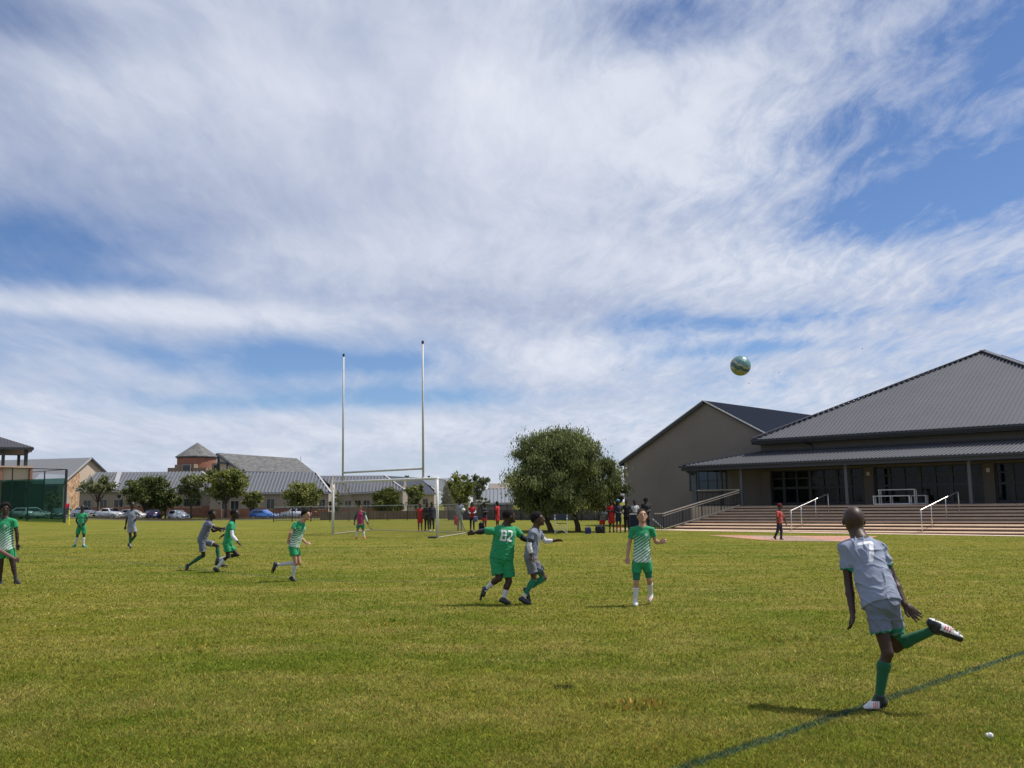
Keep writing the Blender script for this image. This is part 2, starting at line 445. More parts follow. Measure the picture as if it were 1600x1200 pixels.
def paint_strip(name, pts, w, m, lift=.004):
    pts = [np.array(p) for p in pts]; fine = []
    for a, b in zip(pts[:-1], pts[1:]):
        n = max(2, int(np.linalg.norm(b-a)/.8))
        for k in range(n): fine.append(a+(b-a)*k/n)
    fine.append(pts[-1]); L = []; R = []
    for i, p in enumerate(fine):
        t = fine[min(i+1, len(fine)-1)]-fine[max(i-1, 0)]; q = np.array([-t[1], t[0]])/np.hypot(t[0], t[1])*w/2
        for S, sg in ((L, 1), (R, -1)):
            x, y = p[0]+q[0]*sg, p[1]+q[1]*sg; S.append((x, y, float(gz(x, y))+lift))
    mb = MB(); n = len(fine); mb.add(L+R, [(i, i+1, i+1+n, i+n) for i in range(n-1)])
    o = mb.build(name, m); o['kind'] = 'structure'; return o


PAINT = mat('worn_line_paint', (.045, .085, .035), 1, var=.45, vs=2.5)
paint_strip('penalty_arc_line', far_line, .07, PAINT)
paint_strip('goal_area_line', far2, .07, PAINT)

# ------------------------------------------------------------------ hall with the long steps (right)
O = G(1412, 834)[:2]
DU = np.array([1700, -1500.]); DU /= np.hypot(*DU); DV = np.array([-DU[1], DU[0]])
U3 = np.array([DU[0], DU[1], 0]); V3 = np.array([DV[0], DV[1], 0]); Z3 = np.array([0, 0, 1.])


def L(u, v, z):
    p = O+u*DU+v*DV; return np.array([p[0], p[1], z])


STONE = mat('sandstone_paving', (.56, .44, .33), .85, var=.15, vs=1.2, bump=.2)
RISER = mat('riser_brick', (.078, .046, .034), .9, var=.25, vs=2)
PLASTER = mat('shaded_taupe_plaster', (.125, .107, .092), .95, var=.07, vs=.5, bump=.15, bs=60)  # taupe darkened to carry the shade under the verandah
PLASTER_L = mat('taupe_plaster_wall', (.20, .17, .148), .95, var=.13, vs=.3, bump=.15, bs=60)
ROOF = mat('charcoal_roof_sheet', (.115, .118, .132), .55, metal=.0, var=.06, vs=.6, spec=.35)
ROOF_N = mat('dark_blue_roof_sheet', (.010, .014, .026), .9, metal=.0, var=.08, vs=.6, spec=.05)
FASCIA = mat('charcoal_fascia', (.028, .032, .042), .5, var=.08)
DARKMET = mat('black_powder_coat', (.018, .02, .026), .45, var=.1)
COLM = mat('grey_column_paint', (.075, .085, .10), .5, var=.1)
STEEL = mat('stainless_steel', (.62, .60, .57), .3, metal=.85, var=.05)
GLASS = glass_mat('dark_door_glass', (.004, .007, .009), .05, .28)
_n = GLASS.node_tree; _t = _n.nodes.new('ShaderNodeBsdfTransparent'); _t.inputs[0].default_value = (.5, .58, .55, 1); _m = _n.nodes.new('ShaderNodeMixShader'); _m.inputs[0].default_value = .7
_n.links.new(_t.outputs[0], _m.inputs[1]); _n.links.new(_n.nodes['Principled BSDF'].outputs[0], _m.inputs[2]); _n.links.new(_m.outputs[0], _n.nodes['Material Output'].inputs[0])
WHITE = mat('white_paint', (.75, .75, .74), .45, var=.06)
UL, UR = -10.05, 26.0
TZ = 1.10
hall = empty('school_hall', L(0, 8, TZ), 'long charcoal-roofed hall with glass doors behind a verandah and wide steps', 'hall')
# terrace and steps
NS, TR = 9, .36; RISE = (TZ+.24)/NS
mb = MB(); mt = MB()
for i in range(NS):
    v0 = i*TR; z1 = -.24+RISE*(i+1); ul = -12.9+2.9*(v0/3.2)
    mb.slab([L(ul, v0, -.8), L(UR, v0, -.8), L(UR, v0+TR+.02 if i < NS-1 else 6.0, -.8), L(ul, v0+TR+.02 if i < NS-1 else 6.0, -.8)], (0, 0, z1+.8-.045))
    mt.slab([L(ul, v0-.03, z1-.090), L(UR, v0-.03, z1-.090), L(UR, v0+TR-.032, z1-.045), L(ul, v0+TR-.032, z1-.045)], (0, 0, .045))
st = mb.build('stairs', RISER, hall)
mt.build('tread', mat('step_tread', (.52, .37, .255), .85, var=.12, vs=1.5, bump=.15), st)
mb = MB(); mb.slab([L(-13.2, 3.21, -.8), L(UR, 3.21, -.8), L(UR, 6.0, -.8), L(-13.2, 6.0, -.8)], (0, 0, TZ+.8)); mb.build('terrace', STONE, hall)
# walls, pillars, doors
mb = MB(); mb.slab([L(UL, 6, 3.1), L(UR, 6, 3.1), L(UR, 6.3, 3.1), L(UL, 6.3, 3.1)], (0, 0, 1.85))
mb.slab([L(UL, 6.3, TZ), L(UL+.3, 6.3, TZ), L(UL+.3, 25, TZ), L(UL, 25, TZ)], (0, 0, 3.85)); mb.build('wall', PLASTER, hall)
pil = []
for k in range(7):
    a = -10.05+6.02*k; pil.append((a, a+.52))
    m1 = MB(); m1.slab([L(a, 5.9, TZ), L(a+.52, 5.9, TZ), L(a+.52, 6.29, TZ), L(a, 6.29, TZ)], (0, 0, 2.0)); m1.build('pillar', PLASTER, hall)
    if k in (1, 2):
        m2 = MB(); m2.box(L(a+.26, 5.86, 2.75), .16, .07, .2, U3, V3, Z3); m2.build('wall_lamp', mat('lamp_glass', (.5, .45, .38), .4), hall)
rn = random.Random(3)
for k in range(6):
    a, b = pil[k][1], pil[k+1][0]; n = 7; w = (b-a)/n
    fr = MB(); fr.slab([L(a, 6.05, 3.02), L(b, 6.05, 3.02), L(b, 6.15, 3.02), L(a, 6.15, 3.02)], (0, 0, .08))
    for i in range(n+1):
        u = a+i*w; e = .09 if i % 2 == 0 else .17; u = min(max(u, a+e/2), b-e/2)
        fr.box(L(u, 6.1, (TZ+3.02)/2), e, .12, 3.02-TZ, U3, V3, Z3)
    for i in range(n):
        u = a+(i+.5)*w
        for z, h in ((TZ+.08, .16), (TZ+.98, .13), (2.62, .07)): fr.box(L(u, 6.1, z), w-.1, .07, h, U3, V3, Z3)
    fo = fr.build('glazed_door', DARKMET, hall)
    gm = MB(); gm.slab([L(a+.03, 6.11, TZ+.02), L(b-.03, 6.11, TZ+.02), L(b-.03, 6.12, TZ+.02), L(a+.03, 6.12, TZ+.02)], (0, 0, 1.9)); gm.build('pane', GLASS, fo)
    if k < 4:
        for i in range(n):
            if rn.random() < .6:
                cu_ = MB(); u = a+(i+.5)*w+rn.uniform(-.05, .05)
                cu_.box(L(u, 6.55, TZ+1.0+rn.uniform(-.1, .1)), .22, .03, 1.5, U3, V3, Z3); cu_.build('reflection_strip', mat('pale_reflection', (.55, .52, .46), .9), hall)  # pale strips added behind the glass to imitate light patches reflected there
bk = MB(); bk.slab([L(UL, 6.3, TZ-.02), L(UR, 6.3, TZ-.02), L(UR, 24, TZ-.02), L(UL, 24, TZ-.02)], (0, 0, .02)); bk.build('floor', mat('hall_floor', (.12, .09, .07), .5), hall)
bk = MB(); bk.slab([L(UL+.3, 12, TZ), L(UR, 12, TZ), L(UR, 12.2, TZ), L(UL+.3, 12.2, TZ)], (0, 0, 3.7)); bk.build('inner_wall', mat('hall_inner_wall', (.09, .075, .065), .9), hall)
# verandah roof
EV, EZ, BZ = 2.8, 3.46, 4.2
vr = MB()
pf = [L(-13.45, EV, EZ), L(UR, EV, EZ), L(UR, 6.0, BZ), L(UL, 6.0, BZ)]
pl = [L(-13.45, EV, EZ), L(-13.45, 6.98, EZ), L(UL, 6.98, BZ), L(UL, 6.0, BZ)]
vr.slab(pf, (0, 0, -.05)); vr.slab(pl, (0, 0, -.05)); ribs(vr, pf, U3, .2, .06, .045); ribs(vr, pl, V3, .2, .06, .045)
vr.bar(L(-13.5, EV-.05, EZ+.06), L(UL, 6.0, BZ+.06), .22, .05)
vroof = vr.build('verandah_roof', ROOF, hall)
fa = MB(); fa.bar(L(-13.5, EV-.03, EZ-.17), L(UR, EV-.03, EZ-.17), .05, .26); fa.bar(L(-13.48, EV, EZ-.17), L(-13.48, 6.95, EZ-.17), .05, .26)
fa.bar(L(-13.6, EV-.12, EZ-.06), L(UR, EV-.12, EZ-.06), .13, .11); fa.build('gutter', FASCIA, vroof)
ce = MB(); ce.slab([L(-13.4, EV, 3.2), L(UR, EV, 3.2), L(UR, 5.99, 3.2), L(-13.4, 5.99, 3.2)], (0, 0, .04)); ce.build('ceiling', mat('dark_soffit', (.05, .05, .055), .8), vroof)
for u in (-12.98, -9.95, -3.93, 2.12, 8.15, 14.2, 20.2):
    v = 3.3; zb = TZ if u > -12 else -.25
    c = MB(); c.box(L(u, v, (zb+3.2)/2), .15 if u > -12 else .3, .15, 3.2-zb, U3, V3, Z3); c.build('column', COLM, hall)
for u, v in ((-11.0, 6.2), (-9.2, 6.0)):
    pass
c = MB(); c.box(L(-12.9, 6.3, (TZ+3.2)/2), .12, .12, 3.2-TZ, U3, V3, Z3); c.build('column', COLM, hall)
# upper roof: hipped pyramid
AP = L(-.15, 15.5, 10.02); c1, c2, c3, c4 = L(-10.25, 5.35, 4.9), L(10.0, 5.35, 4.9), L(10.0, 25.6, 4.9), L(-10.25, 25.6, 4.9)
rf = MB()
for a, b, ac in ((c1, c2, U3), (c2, c3, V3), (c3, c4, U3), (c4, c1, V3)):
    rf.slab([a, b, AP], (0, 0, -.06)); ribs(rf, [a, b, AP], ac, .235, .075, .05)
# the wing that carries on to the right
c5, c6 = L(10.0, 5.35, 4.9), L(UR+2, 5.35, 4.9); rdg = (L(14.5, 13.5, 8.9), L(UR+2, 13.5, 8.9))
roof = rf.build('roof', ROOF, hall)
rw = MB(); w4 = [L(9.7, 5.4, 4.88), c6, rdg[1], L(9.7, 13.5, 8.9)]; rw.slab(w4, (0, 0, -.06)); ribs(rw, w4, U3, .235, .075, .05)
w5 = [L(9.7, 13.5, 8.9), rdg[1], L(UR+2, 21.6, 4.9), L(9.7, 21.6, 4.9)]; rw.slab(w5, (0, 0, -.06)); rw.build('wing_roof', ROOF, hall)
cap = MB()
for c in (c1, c2, c3, c4):
    d = AP-c; n_ = 46
    cap.bar(c+Z3*.10, AP+Z3*.10, .34, .05)
    for i in range(n_): cap.bar(c+d*((i+.25)/n_)+Z3*.055, c+d*((i+.7)/n_)+Z3*.055, .30, .09)
cap.build('ridge_cap', mat('ridge_cap_steel', (.10, .10, .112), .45, metal=.3), roof)
g = MB(); g.bar(c1+Z3*-.09+V3*-.06, L(UR+2, 5.29, 4.81), .05, .22); g.bar(c1+Z3*-.05+V3*-.14, L(UR+2, 5.21, 4.85), .14, .12)
g.bar(c1+Z3*-.12+U3*-.04, c4+Z3*-.12+U3*-.04, .05, .3); g.build('gutter', FASCIA, roof)
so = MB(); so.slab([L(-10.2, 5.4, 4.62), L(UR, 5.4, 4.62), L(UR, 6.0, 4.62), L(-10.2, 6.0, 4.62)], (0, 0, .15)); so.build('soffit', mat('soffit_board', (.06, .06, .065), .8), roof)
dp = MB(); dp.tube([L(-7.05, 5.3, 4.7), L(-7.0, 5.45, 4.55), L(-6.9, 5.92, 4.5), L(-6.9, 5.92, 4.2)], .05, 8); dp.build('downpipe', FASCIA, hall)
dp = MB(); dp.tube([L(-13.3, 2.7, 3.35), L(-13.2, 2.95, 3.1), L(-13.0, 3.2, 2.95)], .06, 8); dp.build('downpipe', FASCIA, hall)
fl = MB(); fl.bar(L(UL-.02, 5.97, BZ+.06), L(UR, 5.97, BZ+.04), .05, .1); fl.build('flashing', FASCIA, hall)
# flat solar panel on the right hand slope
d = (AP-c2); q = MB()
def onside(a, b):   # a along hip eave c2->c3 (0..1), b up to apex
    return (c2+(c3-c2)*a)*(1-b)+AP*b+Z3*.22
q.slab([onside(.12, .50), onside(.12, .88), onside(.5, .88), onside(.5, .5)], (0, 0, -.05)); q.build('solar_panel', mat('solar_panel_glass', (.12, .15, .22), .2, metal=.3), roof)

# railings
def railing(pts_bottom, pts_top, label, group):
    r = empty('handrail', pts_bottom[0], label, 'handrail', group)
    m = MB(); m.tube([pts_top[0]+(pts_top[0]-pts_top[-1])/np.linalg.norm(pts_top[0]-pts_top[-1])*.06]+list(pts_top), .03, 8); m.build('rail', STEEL, r, smooth=True)
    for a, b in zip(pts_bottom, pts_top):
        m = MB(); m.tube([a-Z3*.02, b], .022, 8); m.tube([a, a+Z3*.012], .05, 10); m.build('post', STEEL, r, smooth=True)
for k, (ua, lb) in enumerate(((-5.55, 'left steel handrail on the wide steps, right of the walker in red'), (.82, 'right steel handrail on the wide steps, in front of the white table'))):
    B = []; T = []
    for f_, in ((.02,), (.28,), (.66,), (1.0,)):
        v = 2.3*f_; u = ua+1.02*f_; n_ = int(v/TR); zb = -.24+RISE*(n_+1) if v > .05 else -.2
        B.append(L(u, v-.02, zb)); T.append(L(u, v-.02, .86+.84*f_))
    railing(B, T, lb, 'steel handrails on the steps')
# black balustrade at the left end of the steps and along the terrace edge
bl = empty('balustrade', L(-12.9, 0, -.2), 'black balustrade with pale top rail down the left edge of the steps', 'balustrade')
pa, pb = L(-13.0, -.12, -.2), L(-10.02, 3.15, TZ-.05)
m = MB(); m.bar(pa+Z3*.96+(pa-pb)*.0, pb+Z3*.95, .09, .05); m.bar(pa+Z3*.96, pa+Z3*.96+U3*-.55, .09, .05); m.bar(pa+Z3*.84+V3*-.03, pb+Z3*.83+V3*-.03, .05, .035); m.bar(pa+Z3*.11+V3*-.05, pb+Z3*.11+V3*-.05, .04, .04); m.build('top_rail', mat('pale_rail_cap', (.55, .50, .42), .5), bl)
m = MB(); m.bar(pa+Z3*.85, pb+Z3*.84, .05, .04); m.bar(pa+Z3*.12, pb+Z3*.12, .05, .04)
for i in range(25):
    q_ = pa+(pb-pa)*i/24.; wv_ = .045 if i % 6 == 0 else .016; m.box(q_+Z3*.5, wv_, wv_, .86, U3, V3, Z3)
pc = pa+U3*-.55
for i in range(5): m.box(pa+(pc-pa)*i/4+Z3*.46, .03, .03, .95, U3, V3, Z3)
m.build('bars', DARKMET, bl)
bl2 = empty('balustrade', L(-13.1, 3.3, TZ), 'black balustrade closing the left end of the raised verandah', 'balustrade')
m = MB(); q0, q1, q2 = L(-12.95, 3.3, TZ), L(-10.1, 3.3, TZ), L(-13.0, 6.4, TZ)
for A_, B_ in ((q0, q1), (q0, q2)):
    m.bar(A_+Z3*.08, B_+Z3*.08, .04, .04); m.bar(A_+Z3*.8, B_+Z3*.8, .04, .04)
    for i in range(26): m.box(A_+(B_-A_)*i/25+Z3*.47, .018, .018, .8, U3, V3, Z3)
m.build('bars', DARKMET, bl2)
m = MB(); m.bar(q0+Z3*.93, q1+Z3*.93, .07, .05); m.bar(q0+Z3*.93, q2+Z3*.93, .07, .05); m.build('top_rail', STEEL, bl2)

# white picnic table with benches on the terrace
tb = empty('picnic_table', L(-1.4, 4.6, TZ), 'white steel-framed table and bench set standing before the glass doors', 'table')
def frame_set(mb, u0_, u1_, v, z1, foot):
    mb.box(L((u0_+u1_)/2, v, z1), u1_-u0_, .32, .045, U3, V3, Z3)
    for u in (u0_+.04, u1_-.04):
        for vv in (v-.13, v+.13): mb.box(L(u, vv, (TZ+z1)/2), .05, .05, z1-TZ, U3, V3, Z3)
    if foot: mb.box(L((u0_+u1_)/2, v-.13, TZ+.03), u1_-u0_, .05, .05, U3, V3, Z3)
m = MB(); frame_set(m, -2.95, -1.05, 5.1, TZ+.76, False); m.build('table_frame', WHITE, tb)
m = MB(); frame_set(m, -3.0, -1.1, 4.45, TZ+.44, True); m.build('bench', WHITE, tb)
m = MB(); frame_set(m, -2.6, -.72, 5.75, TZ+.44, True); m.build('bench', WHITE, tb)

# gable building behind the verandah
gb = empty('gabled_building', L(-14.3, 7, -.3), 'tall taupe gable wall with a dark blue roof left of the hall', 'building')
GV = 7.0; ge, gr_, gR = L(-20.5, GV, 4.02), L(-14.25, GV, 7.5), L(-8.0, GV, 4.02)
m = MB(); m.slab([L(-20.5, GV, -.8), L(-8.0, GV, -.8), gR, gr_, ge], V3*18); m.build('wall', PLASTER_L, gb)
m = MB(); dR = gR-gr_; dL = ge-gr_
ov = 1.04
m.slab([gr_-V3*.18+Z3*.03, gr_+dR*ov-V3*.18+Z3*.03, gr_+dR*ov+V3*18.3+Z3*.03, gr_+V3*18.3+Z3*.03], (0, 0, .12))
m.slab([gr_-V3*.18+Z3*.031, gr_+dL*ov-V3*.18+Z3*.031, gr_+dL*ov+V3*18.3+Z3*.031, gr_+V3*18.3+Z3*.031], (0, 0, .12))
ro = m.build('roof', ROOF_N, gb)
m = MB(); m.bar(gr_-V3*.21+Z3*.14, gr_+dR*ov-V3*.21+Z3*.14, .05, .07); m.bar(gr_-V3*.21+Z3*.14, gr_+dL*ov-V3*.21+Z3*.14, .05, .05); m.build('barge_trim', mat('pale_barge', (.5, .5, .5), .5), ro)
m = MB(); m.bar(gr_-V3*.2+Z3*.02, gr_+dL*ov-V3*.2+Z3*.02, .05, .2); m.bar(gr_+dL*ov-V3*.1+Z3*-.02, gr_+dL*ov+V3*18+Z3*-.02, .12, .12); m.build('gutter', FASCIA, ro)
m = MB(); e_ = gr_+dL*ov; m.tube([e_-Z3*.08, e_-Z3*.3+U3*.05, e_-Z3*.42+U3*.24, e_-Z3*.9+U3*.24], .045, 8); m.build('downpipe', FASCIA, gb)
m = MB(); m.box(L(-20.25, GV-.07, 3.65), .14, .12, .1, U3, V3, Z3); m.build('wall_lamp', WHITE, gb)
# window in the gable wall under the verandah
m = MB(); a, b, z0, z1 = -15.5, -12.95, 2.07, 3.25
for i in range(5): m.box(L(a+(b-a)*i/4, GV-.02, (z0+z1)/2), .05, .06, z1-z0, U3, V3, Z3)
for z in (z0, (z0+z1)/2, z1): m.box(L((a+b)/2, GV-.02, z), b-a+.05, .055, .05, U3, V3, Z3)
wf = m.build('window', DARKMET, gb)
m = MB(); m.box(L((a+b)/2, GV-.012, (z0+z1)/2), b-a, .015, z1-z0, U3, V3, Z3); m.build('pane', glass_mat('sky_reflect_glass', (.02, .045, .07), .08, .35), wf)  # blue of the reflected sky is put into the glass colour
m = MB(); m.box(L(-21.5, 20, 1.6), 2, 8, 4.2, U3, V3, Z3)
lw = m.build('side_building', mat('brown_plaster', (.15, .11, .09), .9)); tag(lw, 'low brown annex between the big tree and the gable wall', 'building')
m = MB(); m.slab([L(-19.9, 6.9, -.2), L(-19.8, 3, -.18)], (0, 0, .01)) if False else None
# stay bar leaning at the gable wall foot
m = MB(); m.tube([P(1020, 811, 57), P(1040, 828, 55.5)], .035, 6); o_ = m.build('ramp_handrail', STEEL); tag(o_, 'thin sloping steel rail at the foot of the gable wall', 'rail')

# paving in front of the steps
def ground_patch(name, poly_uv, m, lift):
    us = np.linspace(0, 1, 24); A, B, C, Dd = [np.array(q, float) for q in poly_uv]; v = []; f = []
    for j in range(8):
        for i in range(24):
            p = (A*(1-us[i])+B*us[i])*(1-j/7.)+(Dd*(1-us[i])+C*us[i])*j/7.
            w = O+p[0]*DU+p[1]*DV; v.append((w[0], w[1], float(gz(w[0], w[1]))+lift))
    for j in range(7):
        for i in range(23): f.append((j*24+i, j*24+i+1, j*24+25+i, j*24+24+i))
    me = bpy.data.meshes.new(name); me.from_pydata(v, [], f); o = link(name, me, m); o['kind'] = 'structure'; return o
ground_patch('pavement', ((-16, -1.0), (UR, -1.25), (UR, .05), (-16, .05)), mat('pale_paving', (.62, .47, .37), .85, var=.12, vs=.9), .012)
def to_uv(px, py): q = G(px, py)[:2]-O; return (float(q@DU), float(q@DV))
ground_patch('brick_path', (to_uv(1105, 836.5), to_uv(1205, 845), to_uv(1340, 846.5), to_uv(1372, 838)), brick_mat('pink_pavers', (.50, .25, .17), (.43, .21, .15), (.34, .22, .17)), .008)

# ------------------------------------------------------------------ far buildings (left)
SHEET = mat('grey_roof_sheet', (.12, .125, .14), .5, metal=.1, var=.08, vs=.3)  # darkened so the paler ribs read as shaded relief
SHEET_P = mat('pale_roof_sheet', (.22, .24, .27), .5, metal=.1, var=.06, vs=.3)
SHEET_D = mat('dark_roof_sheet', (.05, .06, .085), .6, var=.08, vs=.3)
SLATE = mat('slate_roof', (.125, .124, .122), .85, var=.45, vs=1.1, bump=.4, bs=6)
CREAM = mat('cream_plaster', (.30, .25, .215), .9, var=.08, vs=.4)
CREAM_L = mat('light_cream_plaster', (.48, .39, .30), .9, var=.06, vs=.4)
BRICK = brick_mat('red_face_brick', (.30, .10, .055), (.24, .08, .045), (.25, .18, .14))
BRICKO = brick_mat('orange_face_brick', (.42, .15, .085), (.36, .13, .075), (.3, .2, .16))
STONEW = brick_mat('rough_stone_cladding', (.62, .42, .26), (.30, .17, .10), (.2, .2, .2), irregular=True)
WIN = glass_mat('dark_window_glass', (.018, .024, .03), .08, .6)
BARGE = mat('pale_barge_board', (.38, .38, .39), .6)
FRAMEW = mat('window_surround', (.34, .29, .25), .9)


def house(label, cat, D, ridge, eave, rx0, rx1, ex0, ex1, base, depth=9., wallm=CREAM, roofm=SHEET, plinth=None, windows=(), rib=.5, overhang=.5, barge=(False, True), yaw=0., name='building', group=None):
    """long gabled block seen side-on: ridge/eave given in photo pixels at the eave depth D"""
    a, b = P(ex0, eave[0], D), P(ex1, eave[1], D); run = depth/2
    zr = None
    ra, rb = P(rx0, ridge[0], D+run), P(rx1, ridge[1], D+run)
    z0 = min(gz(a[0], D), gz(b[0], D))-.3
    h = empty(name, ((a[0]+b[0])/2, D+run, z0+.3), label, cat, group)
    m = MB(); wa, wb = a+np.array([overhang, overhang, -.03]), b+np.array([-overhang, overhang, -.03])
    ba, bb = wa+np.array([0, depth-2*overhang, 0]), wb+np.array([0, depth-2*overhang, 0])
    la, lb_, lc, ld = [np.array([q[0], q[1], z0]) for q in (wa, wb, bb, ba)]
    ga, gb2 = (wa+ba)/2, (wb+bb)/2; ga[2] = ra[2]-.12; gb2[2] = rb[2]-.12
    m.add([la, lb_, lc, ld, wa, wb, bb, ba, ga, gb2], [(0, 1, 5, 4), (1, 2, 6, 9, 5), (2, 3, 7, 6), (3, 0, 4, 8, 7), (0, 3, 2, 1)])
    m.build('wall', wallm, h)
    m = MB(); c, d = b+np.array([0, depth, 0]), a+np.array([0, depth, 0]); f1 = [a, b, rb, ra]
    m.slab(f1, (0, 0, .1)); m.slab([ra, rb, c, d], (0, 0, .1))
    r = m.build('roof', roofm, h)
    if rib: m = MB(); ribs(m, [q+np.array([0, 0, .1]) for q in f1], b-a, rib, .24, .12); m.build('sheet_ribs', mat('lit_rib_sheet', (.185, .195, .215), .5, var=.05), r)  # ribs paler than the sheet; their shading is put into the colour
    m = MB()
    if barge[1]: m.bar(b+Z3*.16, rb+Z3*.16, .35, .12)
    if barge[0]: m.bar(a+Z3*.16, ra+Z3*.16, .35, .12)
    m.bar(a-Z3*.05, b-Z3*.05, .08, .2)
    if m.v: m.build('trim', BARGE if (barge[0] or barge[1]) else FASCIA, r)
    if plinth:
        m = MB(); z = P(ex0, plinth, D)[2]; m.box(((wa[0]+wb[0])/2, D+overhang-.06, (z0+z)/2), wb[0]-wa[0], .1, z-z0); m.build('plinth', BRICK, h)
    for (x0, x1, y0, y1) in windows:
        p, q = P(x0, y0, D+overhang), P(x1, y1, D+overhang); w = q[0]-p[0]; hh = p[2]-q[2]; cx, cz = (p[0]+q[0])/2, (p[2]+q[2])/2
        m = MB()
        for sx in (-1, 1): m.box((cx+sx*(w/2+.06), D+overhang-.05, cz), .14, .16, hh+.28)
        m.box((cx, D+overhang-.05, cz+hh/2+.07), w-.02, .16, .14); m.box((cx, D+overhang-.05, cz-hh/2-.07), w-.02, .18, .14); m.box((cx, D+overhang-.02, cz), .07, .08, hh-.02)
        f = m.build('window', FRAMEW, h); m = MB(); m.box((cx, D+overhang-.003, cz), w-.002, .03, hh-.002); m.build('pane', WIN, f)
    return h


house('long low cream block with a roof parapet behind the parked white cars', 'building', 172, (739, 738), (767, 769), 150, 316, 118, 347, 810, wallm=CREAM, windows=((131, 142, 782, 797), (157, 167, 781, 797), (179, 192, 781, 797), (225, 234, 780, 793), (258, 264, 779, 792), (269, 280, 779, 792), (287, 314, 780, 792)), plinth=793, barge=(False, True), rib=.62)
m = MB(); m.bar(P(187, 739.5, 176.5)+Z3*.25, P(178.5, 767, 172)+Z3*.25, .8, .25); o_ = m.build('roof_rib', BARGE, bpy.data.objects['building']) 
o_.name = 'parapet_cap'
house('long cream block with red plinth, ribbed grey roof, in front of the tower hall', 'building', 166, (739, 739.5), (771, 770.5), 330, 494, 322, 517, 810, wallm=CREAM, windows=((346, 354, 784, 796), (361, 373, 783, 796), (417, 429, 780, 795), (498, 508, 781, 795)), plinth=796, rib=.62)
house('cream block with ribbed grey roof seen through the football goal', 'building', 176, (744.5, 744), (774, 766.5), 492, 601, 500, 633, 808, wallm=CREAM, windows=((539, 549, 782, 792), (554, 564, 782, 792), (568, 578, 782, 792), (605, 612, 780, 790), (617, 624, 780, 790)), plinth=795, rib=.62)
house('block with a dark blue roof behind the right goal post', 'building', 196, (744, 747), (772, 772), 600, 655, 625, 682, 806, wallm=CREAM_L, roofm=SHEET_D, windows=((636, 642, 779, 790), (648, 655, 779, 790), (661, 668, 780, 790)), rib=0, barge=(True, False))
house('pale roofed block just right of the goal crossbar', 'building', 215, (747.5, 748), (768, 768), 648, 702, 690, 735, 805, wallm=CREAM_L, roofm=SHEET_P, rib=0)
house('small block with a dark roof behind the loose trees right of the goal', 'building', 205, (758, 759), (776, 777), 722, 752, 735, 772, 805, roofm=SHEET_D, rib=0)
house('low white-edged pale roof left of the big round tree', 'building', 150, (766, 765), (787, 787), 752, 800, 745, 806, 812, roofm=SHEET_P, rib=.6, barge=(True, False))
house('distant tan flat-roofed block left of the big round tree', 'building', 240, (756, 756), (764, 764), 764, 802, 762, 805, 800, roofm=mat('tan_roof', (.22, .19, .17), .9), rib=0, barge=(False, False), depth=6)

def nrm2(v): return v/np.linalg.norm(v)
# gable-ended building at the far left
hb = empty('building', P(140, 808, 182), 'tall grey-roofed building with half stone, half plaster gable at far left', 'building')
e1 = P(99, 752, 176); e2b = P(176, 752, 190); D_ = 182.
_t = min(np.linspace(0, 1, 800), key=lambda t: abs(ray(138, 740)[0]*(e1+(e2b-e1)*t)[1]-(e1+(e2b-e1)*t)[0])); ap = e1+(e2b-e1)*_t; ap[2] = P(138, 716.5, ap[1])[2]
gn = nrm2(np.cross(e2b-e1, Z3)*np.array([1, 1, 0]))
zb = -.8; e1[2] = e1[2]
def dn(p): return np.array([p[0], p[1], zb])
bL = -gn*30.
m = MB(); m.add([dn(e1), dn(e2b), e2b, ap, e1, dn(e1)+bL, e1+bL, ap+bL, e2b+bL, dn(e2b)+bL], [(0, 1, 2, 3, 4), (0, 4, 6, 5), (5, 6, 7, 8, 9), (1, 9, 8, 2)]); m.build('wall', CREAM_L, hb)
m = MB(); t_ = .62; sp = e1+(ap-e1)*t_
m.slab([dn(e1), dn(sp), sp-Z3*.3, e1-Z3*.3], gn*.12); m.slab([dn(e1)+np.array([-.12, 0, 0]), e1-Z3*.3+np.array([-.12, 0, 0]), e1-Z3*.3+bL*.04+np.array([-.12, 0, 0]), dn(e1)+bL*.04+np.array([-.12, 0, 0])], (.1, 0, 0)); m.build('stone_wall', STONEW, hb)
m = MB(); oh = gn*.5; e1o = e1+(e1-ap)*.03; e2o = e2b+(e2b-ap)*.03
m.slab([e1o+oh, ap+oh, ap+bL, e1o+bL], (0, 0, .15)); ribs(m, [e1o+oh+Z3*.15, ap+oh+Z3*.15, ap+bL+Z3*.15, e1o+bL+Z3*.15], bL, .6, .12, .06)
m.slab([e2o+oh, ap+oh, ap+bL, e2o+bL], (0, 0, .15)); ro = m.build('roof', mat('mid_grey_roof', (.20, .205, .215), .5, metal=.1, var=.08), hb)
m = MB(); m.bar(e1o+oh*1.15+Z3*.1, ap+oh*1.15+Z3*.1, .1, .3); m.build('trim', BARGE, ro); m = MB(); m.bar(e2o+oh*1.15+Z3*.1, ap+oh*1.15+Z3*.1, .1, .3); m.build('trim', SHEET_D, ro)
m = MB(); m.slab([P(66, 759, 130), P(88, 759, 130), P(88, 780, 130), P(66, 780, 130)], (0, .1, 0))
